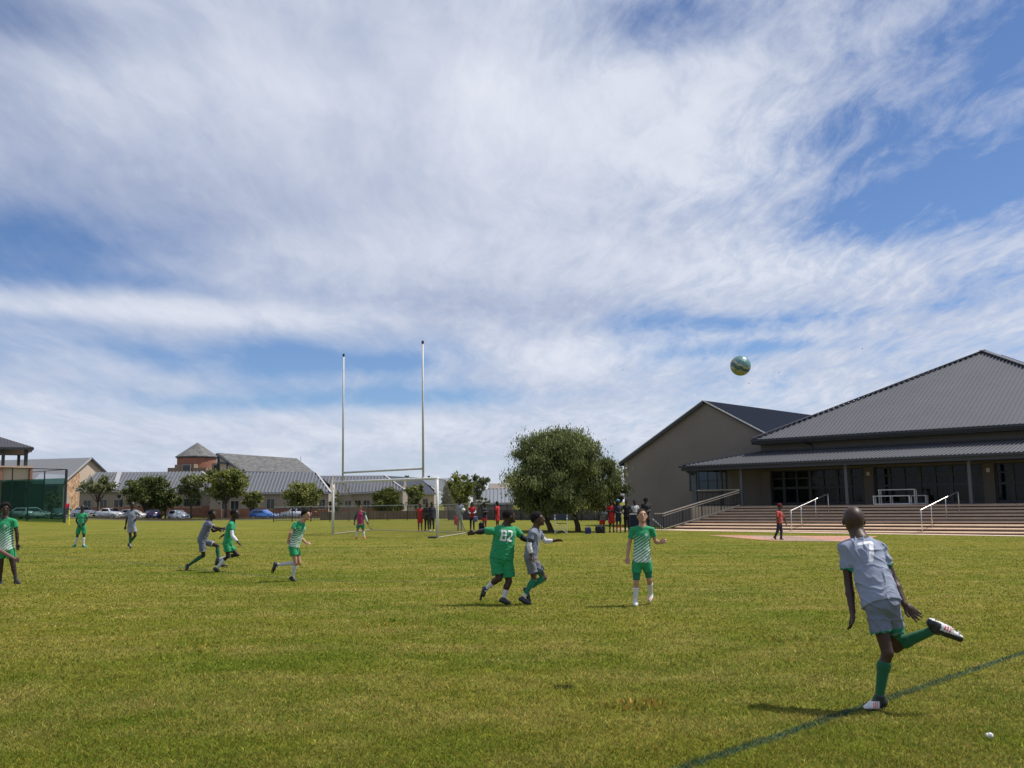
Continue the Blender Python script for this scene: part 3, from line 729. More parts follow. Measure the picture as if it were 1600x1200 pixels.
# lower annex in front of it
ax = empty('annex', P(75, 808, 172), 'low annex with pale sloping roof behind the green netting', 'building')
m = MB(); q0, q1, q2, q3 = P(48, 757, 172), P(99, 757, 172), P(103, 743, 178), P(62, 741, 178)
m.slab([q0, q1, q2, q3], (0, 0, .12)); m.build('roof', SHEET_P, ax)
m = MB(); m.add([dn(q0), dn(q1), dn(q1)+np.array([0, 5, 0]), dn(q0)+np.array([0, 5, 0]), q0-Z3*.01, q1-Z3*.01, P(99, 744, 177), P(57, 744, 177)], [(0, 1, 5, 4), (1, 2, 6, 5), (2, 3, 7, 6), (3, 0, 4, 7)]); m.build('wall', mat('grey_green_plaster', (.26, .25, .21), .9), ax)
m = MB(); p, q = P(66, 759, 171.9), P(88, 779, 171.9); m.slab([p, np.array([q[0], p[1], p[2]]), q, np.array([p[0], p[1], q[2]])], (0, .08, 0)); m.build('window', WIN, ax)

# hall with the round tower
tw = empty('tower_hall', P(310, 805, 205), 'large hall with red brick round tower, conical roof and long slate roof', 'hall')
D_ = 209.; c0 = P(308, 713, D_); R_ = 29.5*D_/F; zt = P(308, 713, D_-4)[2]; za = P(308, 691.5, D_)[2]
cx_, cy_ = c0[0], D_
m = MB(); m.tube([(cx_, cy_, -1), (cx_, cy_, zt)], R_, 40); m.build('tower', BRICK, tw, smooth=False)
m = MB(); m.tube([(cx_, cy_, zt-.05), (cx_, cy_, zt+.12), (cx_, cy_, za)], [R_*1.1, R_*1.1, .05], 20); tr = m.build('conical_roof', SLATE, tw)
m = MB(); m.tube([(cx_, cy_, zt-.25), (cx_, cy_, zt-.05)], R_*1.04, 24); m.build('eave', FASCIA, tr)
TANB = brick_mat('tan_stone', (.30, .22, .16), (.24, .18, .13), (.2, .16, .13))
def fbox(mb, x0, x1, y0, y1, D, dep):
    p, q = P(x0, y0, D), P(x1, y1, D); mb.box(((p[0]+q[0])/2, D+dep/2, (p[2]+q[2])/2), q[0]-p[0], dep, p[2]-q[2])
m = MB(); fbox(m, 262, 300, 731, 806, 203, 5); fbox(m, 273, 284, 726, 731, 203.2, 4); fbox(m, 283, 303, 725, 731, 202.5, 4); fbox(m, 300, 320, 731, 806, 202.3, 4); fbox(m, 320, 347, 735, 806, 201.9, 5); fbox(m, 331, 343, 724, 735, 202, 4); m.build('stone_base', TANB, tw)
for x0, x1, y0, y1 in ((285.5, 296.5, 727, 735.5), (334, 340, 727, 734.5)):
    m = MB(); fbox(m, x0-1.2, x1+1.2, y0-1, y1+1, 201.75, .2); f_ = m.build('window', FRAMEW, tw); m = MB(); fbox(m, x0, x1, y0, y1, 201.7, .2); m.build('pane', WIN, f_)
m = MB(); a, b, c, d = P(380, 738.5, 190), P(492, 740.5, 190), P(464, 718, 200), P(340, 709.5, 200)
m.slab([a, b, c, d], (0, 0, .25)); d2 = d+np.array([0, 10, 0]); m.slab([d, c, c+np.array([0, 10, -4.]), d+np.array([0, 10, -4.])], (0, 0, .25)); m.build('slate_roof', SLATE, tw)
m = MB(); m.add([dn(a)+np.array([.4, .6, 0]), dn(b)+np.array([-.6, .6, 0]), b+np.array([-.6, .6, -.1]), a+np.array([.4, .6, -.1]), dn(b)+np.array([-.6, 19, 0]), b+np.array([-.6, 19, -.1]), dn(a)+np.array([.4, 19, 0]), a+np.array([.4, 19, -.1])], [(0, 1, 2, 3), (1, 4, 5, 2), (4, 6, 7, 5), (6, 0, 3, 7)]); m.build('wall', CREAM_L, tw)
m = MB(); a2 = P(352, 738.5, 197)
m.add([P(341, 712, 199.6), P(378, 738, 190.6), P(342, 738, 199.6)], [(0, 1, 2)]); m.build('gable', CREAM_L, tw)
m = MB(); m.bar(P(338, 709.5, 199.7), P(380, 739, 189.6), .3, .35); m.bar(P(340, 722, 199.2), P(358, 725, 195), .3, .3); m.bar(P(341, 711, 199.2), P(341, 737, 199.2), .35, .35, (0, 1, 0)); m.bar(P(355, 723, 195), P(355, 733, 195), .25, .25, (0, 1, 0)); m.build('timber_truss', DARKMET, tw)
m = MB(); m.tube([P(470, 720, 204), P(470, 713, 204)], .05, 5); m.build('lightning_rod', DARKMET, tw)

def pbox(mb, x0, x1, y0, y1, dy, dep):
    """box parallel to the pavilion front: its ends lie where the photo shows them"""
    def u_of(px):
        d = ray(px, 720)[:2]; A_ = np.array([[-RX[0], -d[0]], [-RX[1], -d[1]]]); b0_ = -(ec[:2]+RY[:2]*dy); u, t = np.linalg.solve(A_, b0_); return u, t
    (u0_, t0_), (u1_, t1_) = u_of(max(x0, 4.5) if x0 < 0 else x0), u_of(x1)
    if x0 < 0: u0_ = w_
    za_, zb_ = P(x1, y0, t1_)[2], P(x1, y1, t1_)[2]; c_ = ec-RX*(u0_+u1_)/2+RY*(dy+dep/2); mb.box((c_[0], c_[1], (za_+zb_)/2), abs(u0_-u1_), dep, za_-zb_, RX, RY)


# covered lookout deck at the far left
D_ = 137.
pv = empty('pavilion', P(20, 806, D_), 'brick pavilion with hipped charcoal roof on dark posts at the left edge', 'pavilion')
ec = P(52.5, 700, D_); w_ = 17.; RX = np.array([.86, .51, 0]); RY = np.array([-.51, .86, 0]); ew = ec-RX*w_; eb = ec+RY*w_; ewb = ew+RY*w_; apx = ec-RX*w_/2+RY*w_/2; apx[2] = ec[2]+3.4
m = MB()
for a, b in ((ew, ec), (ec, eb), (eb, ewb), (ewb, ew)): m.slab([a, b, apx], (0, 0, .08)); ribs(m, [a+Z3*.08, b+Z3*.08, apx+Z3*.08], b-a, .4, .08, .05)
ro = m.build('roof', mat('dark_charcoal_sheet', (.06, .06, .068), .5, metal=.2, var=.08), pv)
m = MB()
for a, b in ((ew, ec), (ec, eb), (ewb, ew), (eb, ewb)): m.bar(a-Z3*.1, b-Z3*.1, .12, .26)
m.tube([ec+np.array([-.1, .05, -.2]), ec+np.array([-.35, .3, -.35]), ec+np.array([-.62, .5, -.6])], .05, 6); m.build('gutter', FASCIA, ro)
m = MB(); m.slab([ew+Z3*-.2, ec+Z3*-.2, eb+Z3*-.2, ewb+Z3*-.2], (0, 0, .03)); m.build('ceiling', mat('shaded_ceiling', (.10, .10, .10), .8), ro)  # ceiling coloured dark for the shade under the roof
zc = P(40, 728.5, D_)[2]
for qx, qy in ((.85, .7), (.85, w_-.7), (3.75, .7), (w_-.7, .7), (.85, 1.6)):
    q = ec-RX*qx+RY*qy; m = MB(); m.box((q[0], q[1], (ec[2]-.2+zc)/2), .42, .42, ec[2]-.2-zc, RX, RY); m.build('column', mat('dark_column', (.035, .038, .045), .6), pv)
m = MB(); pbox(m, -70, 52, 728, 731, 0, w_); m.build('deck_coping', mat('peach_coping', (.60, .42, .32), .8), pv)
m = MB(); pbox(m, 4.5, 46.5, 731.02, 751, .5, .3); m.build('parapet_wall', CREAM_L, pv)
m = MB(); pbox(m, -70, 4.2, 731.05, 812, .1, .8); m.build('brick_pier', BRICKO, pv)
m = MB(); pbox(m, 46.6, 51.8, 731.05, 752, .1, .8); m.build('brick_pier', BRICKO, pv)
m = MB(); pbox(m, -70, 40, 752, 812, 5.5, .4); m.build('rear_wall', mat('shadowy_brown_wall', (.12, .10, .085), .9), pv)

# green netting on black posts
netm = bpy.data.materials.new('green_shade_net'); netm.use_nodes = True; nt = netm.node_tree; b_ = nt.nodes['Principled BSDF']
b_.inputs['Base Color'].default_value = (.007, .045, .034, 1); b_.inputs['Roughness'].default_value = .9
t_ = nt.nodes.new('ShaderNodeBsdfTransparent'); t_.inputs[0].default_value = (.35, .62, .52, 1); ms = nt.nodes.new('ShaderNodeMixShader'); ms.inputs[0].default_value = .58
nt.links.new(t_.outputs[0], ms.inputs[1]); nt.links.new(b_.outputs[0], ms.inputs[2]); nt.links.new(ms.outputs[0], nt.nodes['Material Output'].inputs[0])
D_ = 122.
nf = empty('net_fence', P(60, 812, D_), 'tall black-framed enclosure of dark green shade netting at far left', 'netting')
zg = .1
pt = {}
for nm, px, yt, Dd in (('a', 104, 733.5, 122), ('b', 46, 732, 124), ('c', 20, 731, 125), ('d', -30, 730, 126), ('e', 70, 736, 137), ('f', 39, 738.5, 139), ('g', 12, 740, 141)):
    p = P(px, yt, Dd); pt[nm] = p; m = MB(); m.tube([(p[0], p[1], gz(p[0], p[1])-.1), p], .17 if nm == 'a' else .09, 8); m.build('post', DARKMET, nf)
m = MB(); m.tube([pt['a'], pt['b'], pt['c'], pt['d']], .06, 6); m.tube([pt['e'], pt['f'], pt['g']], .05, 6); m.tube([pt['a'], pt['e']], .05, 6); m.build('top_rail', DARKMET, nf)
m = MB()
def lowz(p, y): return np.array([p[0], p[1], P(0, y, p[1])[2]])
za_, zb_ = P(104, 747, 122)[2], P(-30, 751, 126)[2]
A0 = pt['a']; C0 = P(-30, 751, 126.); 
m.add([(A0[0], A0[1], gz(A0[0], A0[1])+.05), (C0[0], C0[1], gz(C0[0], C0[1])+.05), (C0[0], C0[1], zb_), (A0[0], A0[1], za_)], [(0, 1, 2, 3)])
m.build('shade_net', netm, nf)
m = MB(); m.add([(pt['e'][0], pt['e'][1], zg), (pt['g'][0], pt['g'][1], zg), (pt['g'][0], pt['g'][1], P(12, 751, 141)[2]), (pt['e'][0], pt['e'][1], P(70, 750, 137)[2])], [(0, 1, 2, 3)]); m.build('shade_net', netm, nf)

# lamps on poles
def lamp_post(px, ytop, ybase, D, label):
    b = P(px, ybase, D); t = P(px, ytop, D); t[0] = b[0]; b[2] = gz(b[0], b[1])
    r = empty('lamp_post', b, label, 'lamp post', 'lamp posts in the car park')
    m = MB(); m.tube([b, t], .06, 8); m.build('pole', mat('grey_pole', (.28, .28, .28), .6), r)
    m = MB(); m.tube([t-Z3*.1, t+Z3*.02, t+Z3*.35, t+Z3*.42], [.1, .26, .3, .05], 12); m.build('lamp_head', DARKMET, r)
lamp_post(185, 777, 806, 150, 'grey lamp post with dark round head behind the white sedan')
lamp_post(40, 767, 806, 142, 'lamp post with pale head seen through the green netting')
lamp_post(346, 777, 806, 152, 'lamp post behind the tall thin tree')

# ------------------------------------------------------------------ trees
BARK = mat('bark', (.09, .07, .055), .95, var=.3, vs=4, bump=.5)
LEAF = mat('leaf', (.1, .1, .1), .6, var=.25, vs=.7, attr=True, trans=.3, spec=.25)


def leaf_mesh(name, centers, radii, n, size, cols, rng, parent, droop=0.):
    k = rng.integers(0, len(centers), n); c = centers[k]; r = radii[k]
    d = rng.normal(size=(n, 3)); d /= np.linalg.norm(d, axis=1)[:, None]
    pos = c+d*(r*np.abs(rng.normal(size=n)*.62)[:, None] if r.ndim > 1 else (r*rng.random(n)**.45)[:, None])
    a = rng.normal(size=(n, 3)); a /= np.linalg.norm(a, axis=1)[:, None]; a[:, 2] -= droop; b = rng.normal(size=(n, 3)); b -= a*np.sum(a*b, 1)[:, None]/np.sum(a*a, 1)[:, None]; b /= np.linalg.norm(b, axis=1)[:, None]
    s = size*(.6+.8*rng.random(n))[:, None]; V = np.stack([pos-a*s, pos+b*s*.5, pos+a*s, pos-b*s*.5], 1).reshape(-1, 3)
    Tn = np.arange(n*4)
    clump = rng.random(len(centers))[k]; cc = cols[0]+(cols[1]-cols[0])*clump[:, None]; cc = cc*(.7+.6*rng.random(n))[:, None]
    M_ = np.array(parent_matrix(parent).inverted()); V = V@M_[:3, :3].T+M_[:3, 3]
    return np_mesh(name, V, 4, Tn, LEAF, np.repeat(cc, 4, 0), parent=parent)


def tree(px, ytop, ybase, rxp, D, label, group=None, seed=1, trunk=.3, n=9000, size=.12, cols=((.045, .075, .018), (.10, .13, .035)), shape='round', name='tree', nclump=70, lean=0, crown_lo=.3, multi=False, droop=0., cat='tree'):
    rng = np.random.default_rng(seed); b = P(px, ybase, D); b[2] = gz(b[0], b[1]); top = P(px, ytop, D)[2]; H = top-b[2]; R = rxp*D/F
    r = empty(name, b, label, cat, group)
    zc = b[2]+H*(crown_lo+1)/2; hz = H*(1-crown_lo)/2
    d = rng.normal(size=(nclump, 3)); d /= np.linalg.norm(d, axis=1)[:, None]; rad = rng.random(nclump)**.4
    C = np.stack([b[0]+lean+d[:, 0]*R*rad*.82, b[1]+d[:, 1]*R*rad*.82, zc+d[:, 2]*hz*rad*.84], 1)
    if shape == 'dome':
        t = rng.random(nclump)**.85; pr = np.where(t > .38, np.sqrt(np.clip(1-((t-.38)/.64)**2, 0, 1)), 1-.30*((.38-t)/.38)**2); aa = rng.random(nclump)*6.283; q = rng.random(nclump)**.38*pr*.84*(1+.15*np.sin(aa*3+t*6)+.08*np.sin(aa*5+2))
        C = np.stack([b[0]+np.cos(aa)*R*q, b[1]+np.sin(aa)*R*q, b[2]+H*(crown_lo+.03+(.90-crown_lo)*t)], 1)
    if shape == 'flat': C[:, 2] = zc+np.abs(d[:, 2])*hz*rad*.9-hz*.3
    # uneven outline
    C[:, :2] += rng.normal(size=(nclump, 2))*R*(.06 if shape == 'dome' else .13); C[:, 2] += rng.normal(size=nclump)*H*(.01 if shape == 'dome' else .035)
    rr = (R*.11+R*.14*rng.random(nclump))*(1.25 if nclump < 80 else .9); rr = np.stack([rr, rr, rr*.8], 1)
    cols = np.array(cols)
    leaf_mesh('crown', C, rr, n, size, cols, rng, r, droop)
    m = MB(); base = b-Z3*.1; fork = np.array([b[0]+lean*.3, b[1], b[2]+H*max(.16, crown_lo*.75)]); tr_ = trunk
    starts = [(base, fork)]
    if multi: starts = [(base+np.array([-.5, 0, 0]), fork+np.array([-.9, 0, 0])), (base+np.array([.9, .1, 0]), fork+np.array([.7, 0, 0]))]
    for s_, f_ in starts:
        m.tube([s_, s_*.55+f_*.45+np.array([.05, 0, 0]), f_], [tr_*1.25, tr_, tr_*.8], 9)
    idx = rng.choice(nclump, min(14, nclump), replace=False)
    for j, i in enumerate(idx):
        f_ = starts[j % len(starts)][1]; e = C[i]; mid = (f_*.5+e*.5)+np.array([0, 0, H*.04]); m.tube([f_-Z3*.05, mid, e], [tr_*.45, tr_*.25, tr_*.06], 6, cap=False)
    m.build('trunk', BARK, r, smooth=True)
    return r


GA = ((.06, .085, .022), (.16, .18, .055)); GB = ((.10, .125, .03), (.25, .26, .07)); GC = ((.10, .12, .05), (.22, .23, .10))
tree(877, 672, 828, 93, 51, 'large dense dark green round tree left of the grey gable wall', seed=3, trunk=.14, n=210000, size=.052, cols=((.055, .075, .026), (.25, .275, .10)), nclump=420, crown_lo=.19, multi=True, droop=1.1, shape='dome')
tg = 'car park trees in front of the long blocks'
tree(152, 742, 808, 29, 150, 'sparse feathery tree in front of the stone end block, leftmost in the car park', tg, 11, .16, 3600, .22, GC, 'flat', nclump=26, crown_lo=.45)
tree(226, 737, 806, 36, 149, 'broad dark tree behind the grey-shirted player at the left', tg, 12, .2, 15000, .22, GA, nclump=60, crown_lo=.22)
tree(258, 757, 806, 22, 151, 'low dark tree joined to the right side of the broad dark tree', tg, 13, .16, 6000, .22, GA, nclump=30, crown_lo=.25)
tree(298, 739, 812, 24, 148, 'olive tree with a straight pale trunk right of the white hatchback', tg, 14, .2, 6000, .22, GC, nclump=34, crown_lo=.35)
tree(352, 727, 812, 38, 147, 'tall open-crowned tree in front of the slate roof', tg, 15, .24, 12500, .23, GB, nclump=50, crown_lo=.36)
tree(393, 764, 811, 19, 146, 'small yellow-green tree left of the blue car', tg, 16, .18, 4200, .2, GB, nclump=26, crown_lo=.3)
tree(474, 755, 808, 36, 152, 'wide low tree above the white pickup', tg, 17, .18, 9500, .21, GB, nclump=50, crown_lo=.3)
tree(524, 768, 808, 12, 152, 'small bushy tree behind the left goal post', tg, 18, .12, 2500, .2, GA, nclump=18, crown_lo=.15)
tree(604, 762, 806, 27, 140, 'neat rounded yellow-green tree seen through the goal', tg, 19, .2, 11000, .2, ((.06, .08, .015), (.14, .16, .035)), nclump=60, crown_lo=.1)
tree(650, 752, 806, 17, 150, 'small loose tree seen through the right half of the goal', tg, 20, .16, 3600, .22, GB, nclump=24, crown_lo=.25)
tree(716, 737, 806, 28, 142, 'leafy tree right of the goal, taller of the two there', tg, 21, .22, 12000, .22, GB, nclump=50, crown_lo=.12)
tree(748, 743, 806, 20, 150, 'thin-crowned tree just left of the pale roof and the big tree', tg, 22, .2, 3000, .22, GC, nclump=22, crown_lo=.5)
tree(757, 770, 808, 9, 132, 'small shrub-like tree in front of the pale roof', tg, 23, .1, 2000, .16, GC, nclump=14, crown_lo=.2)
tree(953, 748, 815, 24, 66, 'yellow-green bushy tree at the left foot of the grey gable wall', None, 24, .12, 14000, .09, ((.06, .08, .016), (.15, .16, .04)), nclump=50, crown_lo=.12)
for k, (px, yt, w, lb) in enumerate(((546, 741, 6, 'tiny distant treetop above the roof between the rugby posts'), (637, 740, 5, 'tiny distant treetop left of the right rugby post'), (672, 741, 4, 'spindly distant treetop right of the rugby posts'))):
    tree(px, yt, 800, w, 300, lb, 'distant treetops over the roofs', 40+k, .3, 900, .35, GA, nclump=12, crown_lo=.6)
rng = np.random.default_rng(77)
for k, (px, y, w, lb) in enumerate(((80, 800, 14, 'green shrub behind the netting above the dark car'), (250, 808, 5, 'small clipped shrub between the dark hatchback and white hatchback'))):
    tree(px, y-34 if k == 0 else 799, y+4, w, 141 if k == 0 else 150, lb, None, 60+k, .06, 3500, .14, GB, nclump=24, crown_lo=.05, name='shrub', cat='shrub')

# dry grass verge, paving of the car park
grid_mesh('car_park', np.linspace(-112, 60, 90), np.linspace(142.5, 160, 8), mat('asphalt', (.06, .058, .055), .9, var=.15, vs=.4), .02)
mb = MB(); kx = np.linspace(-110, 60, 86)
for a_, b_ in zip(kx[:-1], kx[1:]):
    z1_, z2_ = float(gz(a_, 139.6)), float(gz(b_, 139.6)); mb.add([(a_, 139.45, z1_-.1), (b_, 139.45, z2_-.1), (b_, 139.45, z2_+.1), (a_, 139.45, z1_+.1), (a_, 139.75, z1_-.1), (b_, 139.75, z2_-.1), (b_, 139.75, z2_+.1), (a_, 139.75, z1_+.1)], [(0, 1, 2, 3), (4, 5, 6, 7), (3, 2, 6, 7), (0, 1, 5, 4)])
o_ = mb.build('kerb', mat('concrete_kerb', (.42, .38, .33), .85)); o_['kind'] = 'structure'
ddp = mat('dry_verge', (.20, .16, .075), 1, var=.35, vs=1.2)
def verge(x0, x1, y, n, seed):
    rng = np.random.default_rng(seed); X = rng.uniform(x0, x1, n); Y = y+rng.uniform(-.8, .8, n); h = .12+.35*rng.random(n); w = .03
    b = np.stack([X, Y, gz(X, Y)-.01], 1); t = b+np.stack([rng.normal(size=n)*.1, rng.normal(size=n)*.1, h], 1); s = np.array([w, 0, 0])
    V = np.stack([b-s, b+s, t], 1).reshape(-1, 3); o = np_mesh('dry_grass', V, 3, np.arange(3*n), ddp); o['kind'] = 'stuff'
verge(-62, -15, 141.3, 16000, 5)

# ------------------------------------------------------------------ cars
def car(px, ybase, D, label, colour, yaw, kind='hatch', L_=3.95, W_=1.7, H_=1.48, group='cars parked along the far edge of the field'):
    b = P(px, ybase, D); b[2] = gz(b[0], b[1])+.02
    r = empty('parked_car', b, label, 'car', group, rz=yaw)
    paint = mat('car_paint_'+'_'.join('%03d' % int(c*1000) for c in colour), colour, .25, var=.03, coat=.6)
    prof = {'hatch': [(-.5, .30), (-.5, .62), (-.485, .68), (-.43, 1.0), (-.37, .985), (.02, 1.0), (.2, .66), (.43, .56), (.49, .46), (.5, .26)],
            'sedan': [(-.5, .30), (-.5, .62), (-.40, .70), (-.34, .71), (-.22, .97), (.05, 1.0), (.21, .68), (.44, .58), (.49, .46), (.5, .26)],
            'pickup': [(-.5, .35), (-.5, .66), (-.14, .67), (-.13, .96), (.06, 1.0), (.2, .70), (.45, .62), (.49, .52), (.5, .3)]}[kind]
    def X(p, w, z0=0): return [(q[0]*L_, w*W_/2*(1-.24*max(0, (q[1]-.64)/.36)), q[1]*H_) for q in p]
    m = MB(); full = prof+[(.5, .17), (-.5, .17)]
    l = X(full, 1); rr_ = X(full, -1); n = len(full); m.add(l+rr_, [tuple(range(n)), tuple(range(2*n-1, n-1, -1))]+[(i, i+n, (i+1) % n+n, (i+1) % n) for i in range(n)])
    def lb(bb):                    # local build: coordinates already local
        me = bpy.data.meshes.new('x'); me.from_pydata(bb.v, [], bb.f); bm = bmesh.new(); bm.from_mesh(me); bmesh.ops.recalc_face_normals(bm, faces=bm.faces)
        return me, bm
    me, bm = lb(m); bmesh.ops.bevel(bm, geom=[e for e in bm.edges], offset=.045, segments=2, affect='EDGES', clamp_overlap=True); bm.to_mesh(me); bm.free(); me.name = 'body'
    me.polygons.foreach_set('use_smooth', [True]*len(me.polygons)); body = link('body', me, paint, r)
    # windows: side glass, windscreen, rear screen
    zs0, zs1 = .69*H_, .93*H_
    xr, xf = {'hatch': (-.40, .12), 'sedan': (-.26, .14), 'pickup': (-.11, .13)}[kind]
    g_ = MB()
    for s in (-1, 1):
        y0 = s*W_/2*1.004*(1-.24*.14); y1 = s*W_/2*1.004*(1-.24*.8)
        g_.add([(xr*L_, y0, zs0), (xf*L_, y0, zs0), ((xf-.10)*L_, y1, zs1), ((xr+.035)*L_, y1, zs1), (xr*L_, y0-s*.03, zs0), (xf*L_, y0-s*.03, zs0), ((xf-.10)*L_, y1-s*.03, zs1), ((xr+.035)*L_, y1-s*.03, zs1)], [(0, 1, 2, 3), (4, 5, 6, 7), (0, 1, 5, 4), (2, 3, 7, 6), (1, 2, 6, 5), (0, 3, 7, 4)])
    me, bm = lb(g_); bm.to_mesh(me); bm.free(); me.name = 'side_windows'; link('side_windows', me, WIN, r)
    for nm, (xa, za2), (xb, zb2) in (('windscreen', prof[[i for i in range(len(prof)) if prof[i][1] == 1.0][0]+1], prof[[i for i in range(len(prof)) if prof[i][1] == 1.0][0]]), ('rear_window', {'hatch': (-.475, .70), 'sedan': (-.335, .725), 'pickup': (-.135, .70)}[kind], {'hatch': (-.432, .96), 'sedan': (-.225, .955), 'pickup': (-.132, .93)}[kind])):
        s_ = 1 if nm == 'windscreen' else -1; g_ = MB(); V = []
        for t in (.08, .9):
            x = xa+(xb-xa)*t; z = za2+(zb2-za2)*t; yw = W_/2*(1-.24*max(0, (z-.64)/.36))-.09
            for off in (.025, -.02): V += [(x*L_+s_*off*1.3, yw, z*H_+off*.8), (x*L_+s_*off*1.3, -yw, z*H_+off*.8)]
        g_.add(V, [(0, 1, 5, 4), (2, 3, 7, 6), (0, 1, 3, 2), (4, 5, 7, 6), (0, 2, 6, 4), (1, 3, 7, 5)]); me, bm = lb(g_); bm.to_mesh(me); bm.free(); me.name = nm; link(nm, me, WIN, r)
    for sx in (-.31, .31):
        for s in (-1, 1):
            w_ = MB(); w_.tube([(sx*L_, s*(W_/2-.19), .30), (sx*L_, s*(W_/2+.012), .30)], .30, 18); me, bm = lb(w_); bm.to_mesh(me); bm.free(); me.name = 'wheel'; wo_ = link('wheel', me, mat('tyre_rubber', (.015, .015, .015), .9), r)
            w_ = MB(); w_.tube([(sx*L_, s*(W_/2+.0), .30), (sx*L_, s*(W_/2+.02), .30)], .18, 14); me, bm = lb(w_); bm.to_mesh(me); bm.free(); me.name = 'rim'; link('rim', me, STEEL, wo_)
    for s in (-1, 1):
        h_ = MB(); h_.box((.478*L_, s*W_*.36, .50*H_), .12, .34, .14); me, bm = lb(h_); bm.to_mesh(me); bm.free(); me.name = 'headlight'; link('headlight', me, mat('headlight_lens', (.55, .57, .6), .15), r)
        h_ = MB(); h_.box((-.492*L_, s*W_*.40, .62*H_), .09, .2, .22); me, bm = lb(h_); bm.to_mesh(me); bm.free(); me.name = 'taillight'; link('taillight', me, mat('red_lens', (.35, .01, .01), .25), r)
        h_ = MB(); h_.box((.12*L_, s*(W_/2+.06), .72*H_), .1, .16, .12); me, bm = lb(h_); bm.to_mesh(me); bm.free(); me.name = 'mirror'; link('mirror', me, paint, r)
    for s_, nm in ((1, 'grille'), (-1, 'bumper')):
        h_ = MB(); h_.box((s_*.497*L_, 0, .34*H_ if s_ > 0 else .3*H_), .06, W_*.62, .17); me, bm = lb(h_); bm.to_mesh(me); bm.free(); me.name = nm; link(nm, me, mat('black_plastic', (.02, .02, .02), .6), r)
    h_ = MB(); h_.box((.51*L_, 0, .40*H_), .02, .48, .11); h2 = MB(); h2.box((-.508*L_, 0, .47*H_), .02, .48, .11)
    for q in (h_, h2): me, bm = lb(q); bm.to_mesh(me); bm.free(); me.name = 'number_plate'; link('number_plate', me, mat('plate_white', (.6, .6, .55), .5), r)
    return r


WH = (.62, .63, .65); R90 = math.radians
car(52, 808, 133, 'silver estate with roof rails, rear towards the field, behind the netting', (.40, .42, .44), R90(65), 'hatch', 4.3, 1.75, 1.55)
car(27, 808, 131, 'pale grey car nose out at the far left behind the netting', (.30, .32, .35), R90(205), 'sedan')
car(90, 808, 136, 'dark teal car behind the netting beside the corner flag', (.05, .08, .09), R90(-62), 'hatch')
car(131, 808, 150, 'white sedan half hidden by the player next to the corner flag', WH, R90(-30), 'sedan', 4.4, 1.75, 1.5)
car(173, 809, 146, 'white sedan with bonnet towards the field, left of the grey-shirted player', WH, R90(-28), 'sedan', 4.7, 1.8, 1.55)
car(209, 811, 146, 'white car behind the grey-shirted player at the left', (.66, .66, .66), R90(-25), 'hatch', 4.0)
car(236, 811, 147, 'dark blue hatchback with rear facing the field', (.015, .02, .10), R90(128), 'hatch', 3.7)
car(279, 812, 146, 'white hatchback beside the straight-trunked tree', (.58, .60, .63), R90(-42), 'hatch', 3.8, 1.7, 1.5)
car(413, 812, 143, 'bright blue hatchback between the small yellow-green tree and the fence', (.03, .11, .36), R90(-22), 'hatch', 4.1, 1.75, 1.42)
car(462, 811, 149, 'white pickup partly behind the running player with white socks', (.60, .60, .60), R90(160), 'pickup', 4.6, 1.7, 1.55)

# ------------------------------------------------------------------ fences
def fence(px0, px1, D0, D1, htop, label, step, bay=2.4, solid=None, group=None):
    a = P(px0, 788, D0); b = P(px1, 788, D1); a[2] = gz(a[0], a[1]); b[2] = gz(b[0], b[1])
    r = empty('fence', a, label, 'fence', group); Lf = np.linalg.norm(b-a); n = max(1, int(Lf/bay)); d = (b-a)/Lf
    m = MB()
    m.bar(a+Z3*(htop-.22), b+Z3*(htop-.22), .04, .05); m.bar(a+Z3*.2, b+Z3*.2, .04, .05)
    k = int(Lf/step)
    for i in range(k+1): p = a+(b-a)*i/k; m.box(p+Z3*(htop*.5), .03, .02, htop-.12)
    m.build('palings', DARKMET, r)
    m = MB(); m.bar(a+Z3*htop, b+Z3*htop, .09, .09); m.build('top_rail', mat('weathered_rail', (.36, .36, .35), .6), r)
    for i in range(n+1):
        m = MB(); p = a+(b-a)*i/n; m.box(p+Z3*(htop*.5-.03)+np.array([0, -.05, 0]), .09, .09, htop); m.build('post', DARKMET, r)
    if solid:
        m = MB(); m.slab([a+(b-a)*solid[0]+np.array([0, .1, .05]), a+(b-a)*solid[1]+np.array([0, .1, .05]), a+(b-a)*solid[1]+np.array([0, .1, htop*solid[2]]), a+(b-a)*solid[0]+np.array([0, .1, htop*solid[2]])], (0, .05, 0)); m.build('backing_panel', mat('weathered_panel', (.12, .10, .085), .9, var=.4, vs=2), r)
fence(428, 700, 118, 112, 1.80, 'black paling fence with pale top rail behind the goal', .42)
fence(700, 962, 110, 84, 1.80, 'dark fence with close palings behind the red-shirted group and the big tree', .22, solid=(.0, .98, .62))
m = MB(); a, b = P(500, 790, 130), P(745, 790, 128); a[2] = b[2] = -.45
m.slab([a, b, b+np.array([0, .3, 0]), a+np.array([0, .3, 0])], (0, 0, 1.05)); o_ = m.build('boundary_wall', mat('earthy_brick_wall', (.17, .12, .085), .95, var=.3, vs=.8)); tag(o_, 'low earthy red brick wall behind the fence and the goal', 'wall')

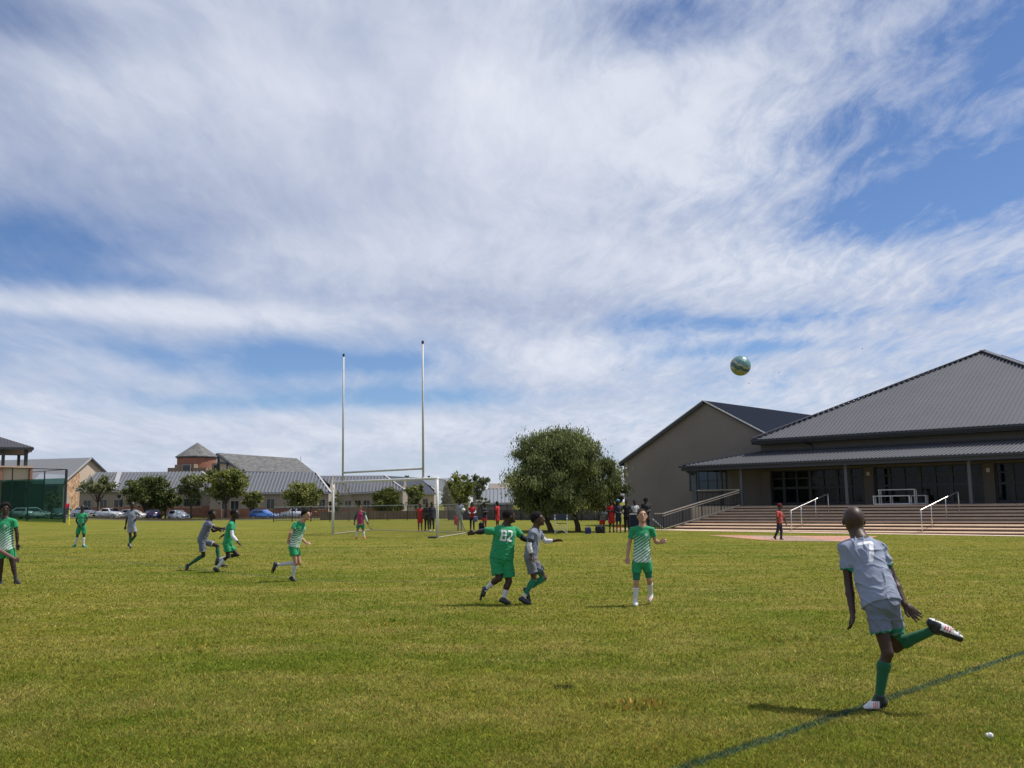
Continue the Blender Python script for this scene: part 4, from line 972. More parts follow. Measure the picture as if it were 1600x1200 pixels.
# ------------------------------------------------------------------ goal, rugby posts, corner flag
g0, g1 = G(520, 835), G(683.5, 841)
GH = .5*((P(520, 753.5, g0[1])[2]-g0[2])+(P(683.5, 747.5, g1[1])[2]-g1[2]))
goal = empty('football_goal', (g0+g1)/2, 'white football goal with net and tall rugby uprights rising from its crossbar', 'goal')
GWM = mat('goal_white_paint', (.62, .62, .60), .45, var=.08)
t0, t1 = g0+Z3*(P(520, 753.5, g0[1])[2]-g0[2]), g1+Z3*(P(683.5, 747.5, g1[1])[2]-g1[2])
for b_, t_ in ((g0, t0), (g1, t1)): m = MB(); m.tube([b_-Z3*.1, t_+Z3*.05], .062, 14); m.build('post', GWM, goal, smooth=True)
gd = (g1-g0); gd[2] = 0; gd /= np.linalg.norm(gd); back = np.array([-gd[1], gd[0], 0]); back = back if back[1] > 0 else -back
m = MB(); m.tube([t0-gd*.06, t1+gd*.06], .058, 14); m.build('crossbar', GWM, goal, smooth=True)
b0, b1 = g0+back*2.1, g1+back*2.1
b1 = G(728.5, 833.5); b0 = b1-(g1-g0); b0[2] = gz(b0[0], b0[1])+.02
u0_, u1_ = t0+back*.75-Z3*.02, t1+(b1-g1)*.25-Z3*.02; u0_ = t0+(b0-g0)*.25-Z3*.02
m = MB(); 
for a, b in ((g1+Z3*.03, b1+Z3*.03), (g0+Z3*.03, b0+Z3*.03), (b0+Z3*.03, b1+Z3*.03)): m.tube([a, b], .022, 8)
for a, b in ((t1, u1_), (t0, u0_), (u1_, b1), (u0_, b0)): m.tube([a, b], .016, 6)
m.build('net_frame', mat('tan_rope', (.36, .33, .26), .8), goal)
def net_panel(mb, A, B, C, Dd, step=.14, w=.008):
    """diamond net in the quad A-B-C-D (A->B horizontal at the bottom, D->C at the top)"""
    A, B, C, Dd = (np.array(q) for q in (A, B, C, Dd)); Wn = max(np.linalg.norm(B-A), .1); Hn = max(np.linalg.norm(Dd-A), .1)
    def Q(u, v): return (A*(1-u)+B*u)*(1-v)+(Dd*(1-u)+C*u)*v
    n = np.cross(B-A, Dd-A); n /= np.linalg.norm(n); r = Hn/Wn; k = -r
    while k < 1:
        for sg in (1, -1):
            pts = []
            for v in np.linspace(0, 1, 7):
                u = k+v*r if sg > 0 else 1-(k+v*r)
                pts.append((u, v))
            for (ua, va), (ub, vb) in zip(pts[:-1], pts[1:]):
                if ua < 0 and ub < 0 or ua > 1 and ub > 1: continue
                ua_, ub_ = min(max(ua, 0), 1), min(max(ub, 0), 1)
                p, q = Q(ua_, va), Q(ub_, vb); d = q-p; l = np.linalg.norm(d)
                if l < 1e-3: continue
                s = np.cross(d/l, n)*w/2; mb.add([p-s, p+s, q+s, q-s], [(0, 1, 2, 3)])
        k += step/Wn*1.4
m = MB(); net_panel(m, b0+Z3*.05, b1+Z3*.05, u1_, u0_); net_panel(m, g1+Z3*.05, b1+Z3*.05, u1_, t1); net_panel(m, g0+Z3*.05, b0+Z3*.05, u0_, t0); net_panel(m, u0_, u1_, t1, t0)
m.build('net', mat('net_cord', (.10, .10, .095), .9), goal)
m = MB(); m.box(g1+np.array([-.22, 0, .03]), .35, .3, .1); m.build('base_weight', DARKMET, goal)

RPM = mat('upright_paint', (.50, .50, .50), .5, var=.1)
def on_bar(px):
    best = min(np.linspace(0, 1, 400), key=lambda t: abs(ray(px, 750)[0]*(t0+(t1-t0)*t)[1]-(t0+(t1-t0)*t)[0])); return t0+(t1-t0)*best
ra, rb = on_bar(535.5), on_bar(661)
for c_, yt, yb in ((ra, 557, 738.6), (rb, 537, 732)):
    zt_ = P(600, yt, c_[1])[2]+(0); tp = np.array([c_[0], c_[1], P(535 if c_ is ra else 658, yt, c_[1])[2]]); m = MB(); m.tube([c_, tp], [.05, .042], 12); po = m.build('upright', RPM, goal, smooth=True); m = MB(); m.tube([tp, tp+Z3*.13], .055, 10); m.build('cap', DARKMET, po)
za_, zb_ = P(536, 738.6, ra[1])[2], P(661, 732, rb[1])[2]
m = MB(); m.tube([np.array([ra[0], ra[1], za_]), np.array([rb[0], rb[1], zb_])], .05, 12); m.build('upper_crossbar', RPM, goal, smooth=True)

cf = G(107.5, 820); fl_ = empty('corner_flag', cf, 'red corner flag on a yellow pole with a white ring', 'flag')
tp = P(107, 783, cf[1]); m = MB(); m.tube([cf, np.array([cf[0], cf[1], P(107, 797, cf[1])[2]])], .065, 8); m.build('lower_pole', mat('yellow_pole', (.75, .72, .08), .5), fl_)
m = MB(); m.tube([np.array([cf[0], cf[1], P(107, 797, cf[1])[2]]), np.array([cf[0], cf[1], P(107, 785, cf[1])[2]])], .03, 8); m.build('upper_pole', GWM, fl_)
m = MB(); zr_ = P(107, 803, cf[1])[2]; m.tube([(cf[0], cf[1], zr_-.03), (cf[0], cf[1], zr_+.03)], .2, 14); m.build('ring', GWM, fl_)
m = MB(); pts = []
V = []; nseg = 10
for i in range(nseg+1):
    t = i/nseg; x = cf[0]-t*.52; y = cf[1]+math.sin(t*7)*.08; hz_ = .26-.04*math.sin(t*5); zc_ = P(107, 789.5, cf[1])[2]-.05*t
    for s in (-1, 1):
        for q in (-.012, .012): V.append((x, y+q, zc_+s*hz_))
Fc = []
for i in range(nseg):
    o1, o2 = i*4, i*4+4
    Fc += [(o1, o1+2, o2+2, o2), (o1+1, o2+1, o2+3, o1+3), (o1, o2, o2+1, o1+1), (o1+2, o1+3, o2+3, o2+2)]
m.add(V, Fc+[(0, 1, 3, 2), (nseg*4, nseg*4+2, nseg*4+3, nseg*4+1)]); m.build('flag_cloth', mat('red_cloth', (.70, .02, .05), .7), fl_)

# ------------------------------------------------------------------ the ball in the air
bm = bmesh.new(); bmesh.ops.create_icosphere(bm, subdivisions=5, radius=.0915)
DB = 8.6; bp = P(1157, 571.3, DB)
me = bpy.data.meshes.new('football'); bm.to_mesh(me); bm.free(); me.polygons.foreach_set('use_smooth', [True]*len(me.polygons))
bmt = bpy.data.materials.new('ball_cover'); bmt.use_nodes = True; nt = bmt.node_tree; b_ = nt.nodes['Principled BSDF']
tc = nt.nodes.new('ShaderNodeTexCoord').outputs['Object']; s_ = nt.nodes.new('ShaderNodeSeparateXYZ'); nt.links.new(tc, s_.inputs[0])
zz_ = mth(nt, 'ADD', s_.outputs[2], mth(nt, 'MULTIPLY', mth(nt, 'SUBTRACT', noise(nt, tc, 13, 3), .5), .08))
c_ = mixc(nt, maprange(nt, zz_, -.08, -.02), (.33, .29, .10, 1), (.45, .43, .31, 1)); c_ = mixc(nt, maprange(nt, zz_, .025, .042), c_, (.10, .26, .29, 1))
band = mth(nt, 'ABSOLUTE', mth(nt, 'ADD', zz_, .008)); c_ = mixc(nt, maprange(nt, band, .014, .02, 1, 0), c_, (.05, .12, .14, 1))
wv_ = maprange(nt, noise(nt, scalev(nt, tc, (1, 1, 3)), 18, 2), .5, .56, 0, .5); c_ = mixc(nt, wv_, c_, (.16, .22, .18, 1))
vo = nt.nodes.new('ShaderNodeTexVoronoi'); vo.feature = 'DISTANCE_TO_EDGE'; nt.links.new(tc, vo.inputs['Vector']); vo.inputs['Scale'].default_value = 11
c_ = mixc(nt, maprange(nt, vo.outputs['Distance'], .01, .03, .6, 0), c_, (.03, .04, .04, 1))
nt.links.new(c_, b_.inputs['Base Color']); b_.inputs['Roughness'].default_value = .38; b_.inputs['Coat Weight'].default_value = .15
bn = nt.nodes.new('ShaderNodeBump'); bn.inputs['Strength'].default_value = .4; bn.inputs['Distance'].default_value = .003; nt.links.new(maprange(nt, vo.outputs['Distance'], .0, .05), bn.inputs['Height']); nt.links.new(bn.outputs[0], b_.inputs['Normal'])
ball = link('football', me, bmt); ball.location = Vector([float(v) for v in bp]); ball.rotation_euler = (.5, .3, .2)
tag(ball, 'glossy teal and gold football in mid-air against the sky', 'ball')

# crumb of litter on the grass
p = G(1547, 1156); bm = bmesh.new(); bmesh.ops.create_icosphere(bm, subdivisions=3, radius=.022)
rr_ = random.Random(4)
for v in bm.verts: v.co *= .75+.5*rr_.random(); v.co.z *= .7
me = bpy.data.meshes.new('litter'); bm.to_mesh(me); bm.free(); lt = link('litter', me, mat('white_paper', (.75, .74, .72), .8)); lt.location = (p[0], p[1], p[2]+.03); tag(lt, 'small crumpled white paper on the grass at lower right', 'litter')

# ------------------------------------------------------------------ people: smooth bodies from distance fields
def nrm(v): v = np.asarray(v, float); return v/(np.linalg.norm(v)+1e-12)


def cone(p, a, b, r1, r2, ax=None, k=1.):
    """tapered capsule; with ax, the section is squashed by k along ax"""
    a = np.asarray(a, np.float32); b = np.asarray(b, np.float32); d = b-a; L2 = float(d@d)+1e-12
    t = np.clip(((p-a)@d)/L2, 0, 1); q = p-a-t[:, None]*d
    if ax is not None:
        s = q@np.asarray(ax, np.float32); q = q+np.outer(s*(1/k-1), ax).astype(np.float32)
        return (np.sqrt((q*q).sum(1))-(r1+(r2-r1)*t))*(.5+.5*k)
    return np.sqrt((q*q).sum(1))-(r1+(r2-r1)*t)


def ell(p, c, R, ax):
    """ellipsoid, ax = 3x3 rows of axes"""
    q = (p-np.asarray(c, np.float32))@np.asarray(ax, np.float32).T; R = np.asarray(R, np.float32)
    k0 = np.sqrt(((q/R)**2).sum(1)); k1 = np.sqrt(((q/R**2)**2).sum(1))+1e-9
    return k0*(k0-1)/k1


def smin(a, b, k):
    h = np.clip(.5+.5*(b-a)/k, 0, 1); return b+(a-b)*h-k*h*(1-h)


def U(ds, k):
    r = ds[0]
    for d in ds[1:]: r = smin(r, d, k)
    return r


CUBE_E = [(0, 1), (2, 3), (4, 5), (6, 7), (0, 2), (1, 3), (4, 6), (5, 7), (0, 4), (1, 5), (2, 6), (3, 7)]


def polygonize(f, lo, hi, h):
    lo = np.asarray(lo, float); n = np.ceil((np.asarray(hi)-lo)/h).astype(int)+2; B = 8
    nb = (n+B-1)//B; n = nb*B
    ci = np.stack(np.meshgrid(*[np.arange(k) for k in nb], indexing='ij'), -1).reshape(-1, 3)
    cc = lo+(ci*B+B/2-.5)*h; dc = f(cc.astype(np.float32)); keep = np.abs(dc) < B*h*1.15+.02
    Fd = np.where(dc < 0, -1., 1.).astype(np.float32).reshape(nb)
    Fd = np.repeat(np.repeat(np.repeat(Fd, B, 0), B, 1), B, 2)
    off = np.stack(np.meshgrid(*[np.arange(B)]*3, indexing='ij'), -1).reshape(-1, 3)
    idx = (ci[keep][:, None, :]*B+off[None]).reshape(-1, 3)
    for s in range(0, len(idx), 400000):
        q = idx[s:s+400000]; Fd[q[:, 0], q[:, 1], q[:, 2]] = f((lo+q*h).astype(np.float32))
    S = Fd < 0; c = [S[i:n[0]-1+i, j:n[1]-1+j, k:n[2]-1+k] for i in (0, 1) for j in (0, 1) for k in (0, 1)]
    cnt = sum(x.astype(np.int8) for x in c); act = (cnt > 0) & (cnt < 8); ai = np.argwhere(act)
    vid = -np.ones(act.shape, np.int64); vid[act] = np.arange(len(ai))
    co = np.array([(i, j, k) for i in (0, 1) for j in (0, 1) for k in (0, 1)])
    val = np.stack([Fd[ai[:, 0]+o[0], ai[:, 1]+o[1], ai[:, 2]+o[2]] for o in co], 1)
    acc = np.zeros((len(ai), 3)); w = np.zeros(len(ai))
    for a, b in CUBE_E:
        va, vb = val[:, a], val[:, b]; m = (va < 0) != (vb < 0); t = np.where(m, va/np.where(m, va-vb, 1), 0)
        acc += np.where(m[:, None], co[a]+(co[b]-co[a])*t[:, None], 0); w += m
    V = lo+(ai+acc/w[:, None])*h; Q = []
    for ax in range(3):
        o = [0, 0, 0]; o[ax] = 1; sl0 = tuple(slice(1, n[k]-1) if k != ax else slice(0, n[k]-1) for k in range(3)); sl1 = tuple(slice(1, n[k]-1) if k != ax else slice(1, n[k]) for k in range(3))
        e = S[sl0] != S[sl1]; g = np.argwhere(e); st = np.array([0 if k == ax else 1 for k in range(3)]); g = g+st
        inside = S[g[:, 0], g[:, 1], g[:, 2]]
        a1, a2 = [k for k in range(3) if k != ax]; d1 = np.zeros(3, int); d1[a1] = 1; d2 = np.zeros(3, int); d2[a2] = 1
        q = [g-d1-d2, g-d2, g, g-d1]; q = [vid[x[:, 0], x[:, 1], x[:, 2]] for x in q]; q = np.stack(q, 1)
        flip = inside if ax != 1 else ~inside
        q[~flip] = q[~flip][:, ::-1]; Q.append(q)
    Q = np.concatenate(Q); Q = Q[(Q >= 0).all(1)]
    return V, Q


def sdf_object(name, f, lo, hi, h, m, colf, root, origin, clean=None):
    V, Q = polygonize(f, lo, hi, h)
    if len(Q) == 0: return None
    cols = colf(V) if callable(colf) else np.tile(np.array(colf, float), (len(V), 1))
    o = np_mesh(name, V-origin, 4, Q.reshape(-1), m, cols, smooth=True)
    if root is not None: o.parent = root
    else: o.location = Vector([float(q) for q in origin])
    return o


SKIN = mat('skin', attr=True, rough=.5, var=.08, vs=9, spec=.4)
CLOTH = mat('jersey_cloth', attr=True, rough=.85, var=.06, vs=14, bump=.25, bs=70, sheen=.1)
HAIRM = mat('short_hair', attr=True, rough=.95, var=.3, vs=60, bump=.6, bs=160, spec=.2)
BOOTM = mat('boot_leather', attr=True, rough=.4, var=.1, vs=20)
DARK_SK, BRN_SK, FAIR_SK = (.036, .019, .013), (.06, .03, .019), (.42, .235, .155)
GREEN, GREY = (.010, .25, .095), (.27, .295, .37)
SEG = {'0': [[(0, 0), (1, 0), (1, 2), (0, 2), (0, 0)]], '7': [[(0, 2), (1, 2), (.45, 0)]], '8': [[(0, 0), (1, 0), (1, 2), (0, 2), (0, 0)], [(0, 1), (1, 1)]], '2': [[(0, 2), (1, 2), (1, 1.1), (0, .15), (0, 0), (1, 0)]],
       '1': [[(.2, 1.7), (.6, 2), (.6, 0)]]}


def seg_dist(x, y, pts):
    d = np.full(x.shape, 9.)
    for (ax_, ay), (bx, by) in zip(pts[:-1], pts[1:]):
        dx_, dy_ = bx-ax_, by-ay; t = np.clip(((x-ax_)*dx_+(y-ay)*dy_)/(dx_*dx_+dy_*dy_), 0, 1); d = np.minimum(d, np.hypot(x-ax_-dx_*t, y-ay-dy_*t))
    return d


def person(J, H, label, h=.012, skin=DARK_SK, shirt=GREEN, shorts=GREEN, socks=(.7, .7, .72), boots=(.02, .02, .022), hair=(.012, .01, .01), face=0., fpitch=0., ftilt=0., fat=1., trim=None, sleeves=None, sleeve_len=.55,
           number=None, stripes=False, hairkind='short', sock_lo=.06, sock_hi=.92, long_shorts=.62, shirt_hem=.12, bib=None, trousers=False, fold=.004, bootcol=None, numw=.068, numx=0., seed=0, fingers=None, group=None, numside=-1, extra=None, sock2=None):
    J = {k: np.asarray(v, float) for k, v in J.items()}; S = H/1.5
    hc = J['head']; origin = np.array([(J['anA']+J['anB'])[0]/2, (J['anA']+J['anB'])[1]/2, min(J['toA'][2], J['toB'][2])-.02])
    spine = nrm(J['neck']-(J['hipA']+J['hipB'])/2); lat = J['shB']-J['shA']; lat = nrm(lat-spine*(lat@spine)); dep = np.cross(lat, spine)   # depth axis of the trunk
    hipc = (J['hipA']+J['hipB'])/2; hlat = J['hipB']-J['hipA']; hlat = nrm(hlat-spine*(hlat@spine)) if np.linalg.norm(hlat) > .03 else lat
    hdep = np.cross(hlat, spine)
    chest = J['neck']*.72+hipc*.28; waist = J['neck']*.36+hipc*.64
    # ---- head frame
    a = math.radians(face); fw = np.array([math.sin(a), -math.cos(a), 0]); pt = math.radians(fpitch); fw = nrm(fw*math.cos(pt)+Z3*math.sin(pt))
    rt = nrm(np.cross(fw, Z3)); up = np.cross(rt, fw); tl = math.radians(ftilt); up2 = up*math.cos(tl)+rt*math.sin(tl); rt = np.cross(fw, up2); up = up2
    HX = np.stack([rt, fw, up]); hs = S*1.02

    def hp(x, y, z): return hc+rt*x*hs+fw*y*hs+up*z*hs

    def head(p):
        sk = ell(p, hp(0, -.012, .020), (.075*hs, .092*hs, .086*hs), HX); jw = ell(p, hp(0, .022, -.045), (.052*hs, .058*hs, .062*hs), HX)
        d = smin(sk, jw, .03*hs); d = smin(d, ell(p, hp(0, .072, -.088), (.022*hs, .02*hs, .018*hs), HX), .02*hs)
        d = smin(d, ell(p, hp(0, -.035, -.030), (.058*hs, .056*hs, .050*hs), HX), .03*hs)
        d = smin(d, cone(p, hp(0, .082, .01), hp(0, .100, -.028), .008*hs, .0145*hs), .012*hs)
        for s in (-1, 1):
            d = smin(d, ell(p, hp(.077*s, -.010, -.010), (.009*hs, .020*hs, .030*hs), HX), .006*hs)
            d = smin(d, ell(p, hp(.030*s, .074, .026), (.022*hs, .012*hs, .008*hs), HX), .01*hs)
            d = -smin(-d, ell(p, hp(.029*s, .094, .008), (.016*hs, .012*hs, .010*hs), HX), .008*hs)
            d = smin(d, ell(p, hp(.029*s, .072, .006), (.014*hs, .012*hs, .010*hs), HX), .004*hs)
        d = smin(d, ell(p, hp(0, .082, -.056), (.024*hs, .012*hs, .010*hs), HX), .006*hs)
        return d
    nb = J['neck']-spine*.01*S; nkw = 1.14 if hairkind == 'shaved' else 1.03

    def neckf(p): return cone(p, hp(0, -.022, -.045), nb, .046*S*math.sqrt(fat)*nkw, .056*S*math.sqrt(fat)*nkw)
    rs = {'ua': .033, 'el': .0265, 'wr': .0185}

    def arm(p, s, g=0.):
        sh, e, w_ = J['sh'+s], J['el'+s], J['wr'+s]; m = math.sqrt(fat)
        d = cone(p, sh, e, .040*S*m+g, .030*S*m+g); d2 = cone(p, e, e+(w_-e)*.35, .030*S*m+g, .032*S*m+g); d3 = cone(p, e+(w_-e)*.35, w_, .032*S*m+g, .0215*S+g)
        return U([d, d2, d3], .012)

    def hand(p, s):
        w_ = J['wr'+s]; fd = nrm(J.get('ha'+s, w_+(w_-J['el'+s]))-w_) if 'ha'+s in J else nrm(w_-J['el'+s])
        n_ = J.get('hn'+s); n_ = nrm(np.cross(fd, np.cross(dep, fd))) if n_ is None else nrm(n_-fd*(n_@fd))     # palm normal
        sd = np.cross(fd, n_)*(1 if s == 'A' else -1)
        if J.get('th'+s) is not None: t_ = J['th'+s]; sd = nrm(t_-fd*(t_@fd)); n_ = np.cross(sd, fd)
        curl = (fingers or {}).get(s, .45); pal = w_+fd*.045*S; X3 = np.stack([fd, sd, n_])
        D = [ell(p, pal, (.046*S, .036*S, .016*S), X3), cone(p, w_, pal, .019*S, .02*S)]
        for i, (o, L1, r) in enumerate(((.026, .030, .0085), (.009, .034, .009), (-.009, .032, .0085), (-.025, .026, .0078))):
            b0 = w_+fd*.082*S+sd*o*S; dr = nrm(fd+sd*o*6*(.6 if curl > .2 else 1.3)); c1_ = math.sin(curl*.8); d1 = nrm(dr*(1-c1_*.6)+n_*c1_); b1_ = b0+d1*L1*S
            c2_ = min(1.5, curl*1.9); d2_ = nrm(dr*math.cos(c2_)+n_*math.sin(c2_)); b2_ = b1_+d2_*L1*.85*S
            D.append(np.minimum(cone(p, b0-fd*.02*S, b1_, r*S*1.08, r*S), cone(p, b1_, b2_, r*S, r*S*.82)))
        t0_ = w_+fd*.028*S+sd*.022*S; t1_ = t0_+nrm(fd*.8+sd*.75+n_*.3)*.036*S; t2_ = t1_+nrm(fd*.95+sd*.25+n_*.35)*.028*S
        D.append(np.minimum(cone(p, t0_, t1_, .0125*S, .0105*S), cone(p, t1_, t2_, .0105*S, .0085*S)))
        return U(D, .007*S)

    def leg(p, s, g=0.):
        hi_, k, an = J['hip'+s], J['kn'+s], J['an'+s]; m = fat**.6; ax = nrm(an-k); bk_ = nrm(np.cross(np.cross(ax, hi_-k), ax)) if np.linalg.norm(np.cross(ax, nrm(hi_-k))) > .08 else hdep*0
        # calf bulges to the back of the shin
        bkd = nrm((hi_-k)-ax*((hi_-k)@ax)) if np.linalg.norm(np.cross(ax, nrm(hi_-k))) > .15 else -toe_dir(s)
        c = k+(an-k)*.3+bkd*.010*S
        return U([cone(p, hi_, k, .066*S*m+g, .041*S*m+g), cone(p, k, c, .038*S*m+g, .041*S*m+g), cone(p, c, an, .040*S*m+g, .0235*S+g)], .018)

    def toe_dir(s): return nrm(J['to'+s]-J['an'+s])

    def trunk(p, g=0.):
        m = fat
        d = [cone(p, chest+lat*.035*S*m+spine*.02, chest-lat*.035*S*m+spine*.02, .078*S*m+g, .078*S*m+g, dep, .95),
             ell(p, chest, (.118*S*m+g, .085*S*m+g, .13*S+g), np.stack([lat, dep, spine])),
             ell(p, waist, (.104*S*m+g, .080*S*m+g, .13*S+g), np.stack([lat, dep, spine])),
             ell(p, hipc+spine*.01, (.112*S*m+g, .090*S*m+g, .10*S+g), np.stack([hlat, hdep, spine])),
             cone(p, J['shA'], J['neck']-spine*.035*S, .036*S+g, .048*S+g), cone(p, J['shB'], J['neck']-spine*.035*S, .036*S+g, .048*S+g)]
        return U(d, .035*S)

    def foot_frame(s):
        an, to = J['an'+s], J['to'+s]; sh = nrm(J['kn'+s]-an); f = to-an; dn_ = -sh
        fdr = nrm(f-sh*(f@sh)*.75) if np.linalg.norm(f) > .02 else nrm(-dep)
        if 'hnf'+s in J: fdr = nrm(f); q_ = J['hnf'+s]; q_ = nrm(q_-fdr*(q_@fdr)); return an, to, an-q_*.040*S-fdr*.035*S, fdr, q_
        heel = an+dn_*.045*S-fdr*.03*S; 
        fu = nrm(sh-fdr*(sh@fdr)); return an, to, heel, fdr, fu

    def footf(p, s, g=0.):
        an, to, heel, fdr, fu = foot_frame(s); tt = to-fdr*.02*S
        side = np.cross(fdr, fu); X3 = np.stack([side, fu]); d = U([cone(p, heel, heel*.45+tt*.55, .030*S+g, .034*S+g), cone(p, heel*.45+tt*.55, tt, .034*S+g, .022*S+g), cone(p, an, heel*.7+tt*.3, .032*S+g, .03*S+g)], .02*S)
        cut = -((p-heel.astype(np.float32))@fu.astype(np.float32)+.026*S+g*.5)
        return np.maximum(d, cut)

    def body(p):
        d = smin(head(p), neckf(p), .02*S); d = smin(d, trunk(p), .03*S)
        for s in 'AB':
            d = smin(d, smin(arm(p, s), hand(p, s), .01*S), .02*S); d = smin(d, leg(p, s), .02*S); d = smin(d, footf(p, s, -.004), .015*S)
        return d
    pts = np.array([v for k, v in J.items() if k[:2] not in ('hn', 'th')]+[hp(0, 0, .13)]); lo, hi = pts.min(0)-.20*S*max(1, fat*.85), pts.max(0)+.20*S*max(1, fat*.85)

    def skincol(v):
        c = np.tile(np.array(skin, float), (len(v), 1)); q = (v-hc)@HX.T/hs
        lip = (np.hypot(q[:, 0]/.024, (q[:, 2]+.056)/.009) < 1) & (q[:, 1] > .06); c[lip] = c[lip]*np.array([.85, .55, .6]) if skin[0] < .2 else c[lip]*np.array([.75, .5, .5])
        for s in (-1, 1):
            e = (np.hypot((q[:, 0]-.029*s)/.014, (q[:, 2]-.007)/.007) < 1) & (q[:, 1] > .05); c[e] = np.minimum(np.array(skin)*1.3+.03, .16)  # eye whites dimmed: socket shade is put into their colour
            e = (np.hypot(q[:, 0]-.029*s, q[:, 2]-.007) < .0065) & (q[:, 1] > .05); c[e] = (.01, .008, .006)
            b = (np.abs(q[:, 2]-.029-.004*np.cos(q[:, 0]*40)) < .0045) & (np.abs(q[:, 0]-.03*s) < .021) & (q[:, 1] > .05); c[b] *= .35
        return c
    root = sdf_object('person', body, lo, hi, h, SKIN, skincol, None, origin); tag(root, label, 'person', group)
    rng = np.random.default_rng(int(abs(J['head'][0]*100)) % 1000+seed); K = rng.normal(size=(7, 3))*np.array([16, 16, 16]); ph = rng.random(7)*6.28

    def folds(p):
        if fold == 0: return 0
        s = 0
        for i in range(7):
            s = s+np.sin(p@K[i].astype(np.float32)+ph[i]+1.3*np.sin(p@K[(i+3) % 7].astype(np.float32)*.7))
        r = 1-np.abs(np.sin(s*.9)); dg = nrm(lat*.55+spine*.85); w2 = np.abs(np.sin(p@(dg*34/S).astype(np.float32)+s*.7))
        return fold*(.75-r**2*1.1-(1-w2)**3*.8)
    # ---- shirt
    hem = hipc+spine*(shirt_hem-.12)*S-spine*.005
    big = trousers == 'robe'

    def shirtf(p):
        g = .014*S+(.006*S if big else 0)
        d = trunk(p, g); low = cone(p, chest-spine*.02*S, hem-spine*.06*S, .114*S*fat+g, .134*S*fat+g, hdep, .78); d = smin(d, low, .03*S)
        d = np.maximum(d, -((p-hem.astype(np.float32))@spine.astype(np.float32)))
        for s in 'AB':
            sh, e = J['sh'+s], J['el'+s]; en = sh+(e-sh)*min(sleeve_len, 1); ax = nrm(e-sh)
            sl = cone(p, sh+ax*.01, sh+(e-sh)*1.15, .050*S*math.sqrt(fat), .056*S*math.sqrt(fat) if sleeve_len < 1 else .036*S)
            sl = np.maximum(sl, (p-en.astype(np.float32))@ax.astype(np.float32))
            if sleeve_len > 1:
                w_ = J['wr'+s]; sl = smin(sl, np.maximum(cone(p, e, w_, .036*S*math.sqrt(fat), .028*S), (p-w_.astype(np.float32))@nrm(w_-e).astype(np.float32)), .01)
                sl = smin(sl, cone(p, sh, e, .046*S*math.sqrt(fat), .036*S*math.sqrt(fat)), .01)
            d = smin(d, sl, .02*S)
        d = d+folds(p)
        return np.maximum(d, -(neckf(p)-.006*S))

    def shirtcol(v):
        c = np.tile(np.array(shirt, float), (len(v), 1)); x = (v-waist)@lat; z = (v-waist)@spine; y = (v-waist)@dep
        if stripes:
            t = np.clip((.26*S-z)/(.40*S), 0, 1); k = np.mod((z-x*.75)/(.050*S), 1.); m_ = (k < .05+.62*t) & (z < .22*S) & (np.abs((v-waist)@lat) < .16*S*fat); c[m_] = (.66, .72, .70)
            cr_ = np.hypot(x-.055*S, z-.235*S) < .026*S; c[cr_ & (y > 0)] = (.40, .55, .48)
        if trim is not None:
            for s in 'AB':
                sh, e = J['sh'+s], J['el'+s]; ax = nrm(e-sh); t = (v-(sh+(e-sh)*sleeve_len))@ax; r = np.linalg.norm(v-sh-((v-sh)@ax)[:, None]*ax, axis=1); c[(t > -.016*S) & (r < .085*S) & (t < .03)] = trim
        if bib is not None:
            m_ = (np.abs(x) < .125*S*fat); c[m_] = bib; hm = (v-hem)@spine < .02*S; c[hm] = (.5, .5, .52)
        if number:
            yy = y*numside; n_ = len(number); wd = numw*S
            for i, ch in enumerate(number):
                cx = (i-(n_-1)/2)*wd*1.6+numx*S; xx = x*numside
                gx, gy = (xx-cx)/wd+.5, (z-.115*S)/(.073*S)
                for st_ in SEG[ch]: c[(seg_dist(gx, gy, st_) < .19) & (yy > .0)] = (.74, .75, .78)
        return c
    sdf_object('shirt', shirtf, lo, hi, h, CLOTH, shirtcol, root, origin)
    # ---- long arm sleeves
    if sleeves is not None:
        for s, c_, f0_, f1_ in sleeves:
            def slf(p, s=s, f0_=f0_, f1_=f1_):
                sh, e, w_ = J['sh'+s], J['el'+s], J['wr'+s]; d = arm(p, s, .006*S); ax = nrm(w_-e); q = e+(w_-e)*f1_
                d = np.maximum(d, (p-q.astype(np.float32))@ax.astype(np.float32)); ax2 = nrm(e-sh); q2 = sh+(e-sh)*f0_
                return np.maximum(d, -((p-q2.astype(np.float32))@ax2.astype(np.float32)))
            sdf_object('arm_sleeve', slf, lo, hi, h, CLOTH, c_, root, origin)
    # ---- shorts or trousers

    def shortsf(p):
        g = .010*S; top = hipc+spine*.06*S; D = [ell(p, hipc+spine*.005, (.118*S*fat+g, .094*S*fat+g, .11*S), np.stack([hlat, hdep, spine]))]
        for s in 'AB':
            hi_, k, an = J['hip'+s], J['kn'+s], J['an'+s]; ax = nrm(k-hi_)
            if trousers:
                m = fat**.6; d = U([cone(p, hi_, k, .080*S*m, .055*S*m), cone(p, k, an, .055*S*m, .045*S*m)], .02)
                d = np.maximum(d, (p-(an+nrm(an-k)*.02).astype(np.float32))@nrm(an-k).astype(np.float32))
            else:
                en = hi_+(k-hi_)*long_shorts; d = cone(p, hi_, k, .078*S*fat**.8, .086*S*fat**.8); d = np.maximum(d, (p-en.astype(np.float32))@ax.astype(np.float32))
            D.append(d)
        d = smin(D[0], np.minimum(D[1], D[2]), .02*S)+folds(p)
        return np.maximum(d, (p-top.astype(np.float32))@spine.astype(np.float32))

    def shortscol(v):
        c = np.tile(np.array(shorts, float), (len(v), 1))
        if trim is not None and not trousers:
            for s in 'AB':
                hi_, k = J['hip'+s], J['kn'+s]; ax = nrm(k-hi_); t = (v-(hi_+(k-hi_)*long_shorts))@ax; c[(t > -.014*S) & (t < .02)] = trim
        return c
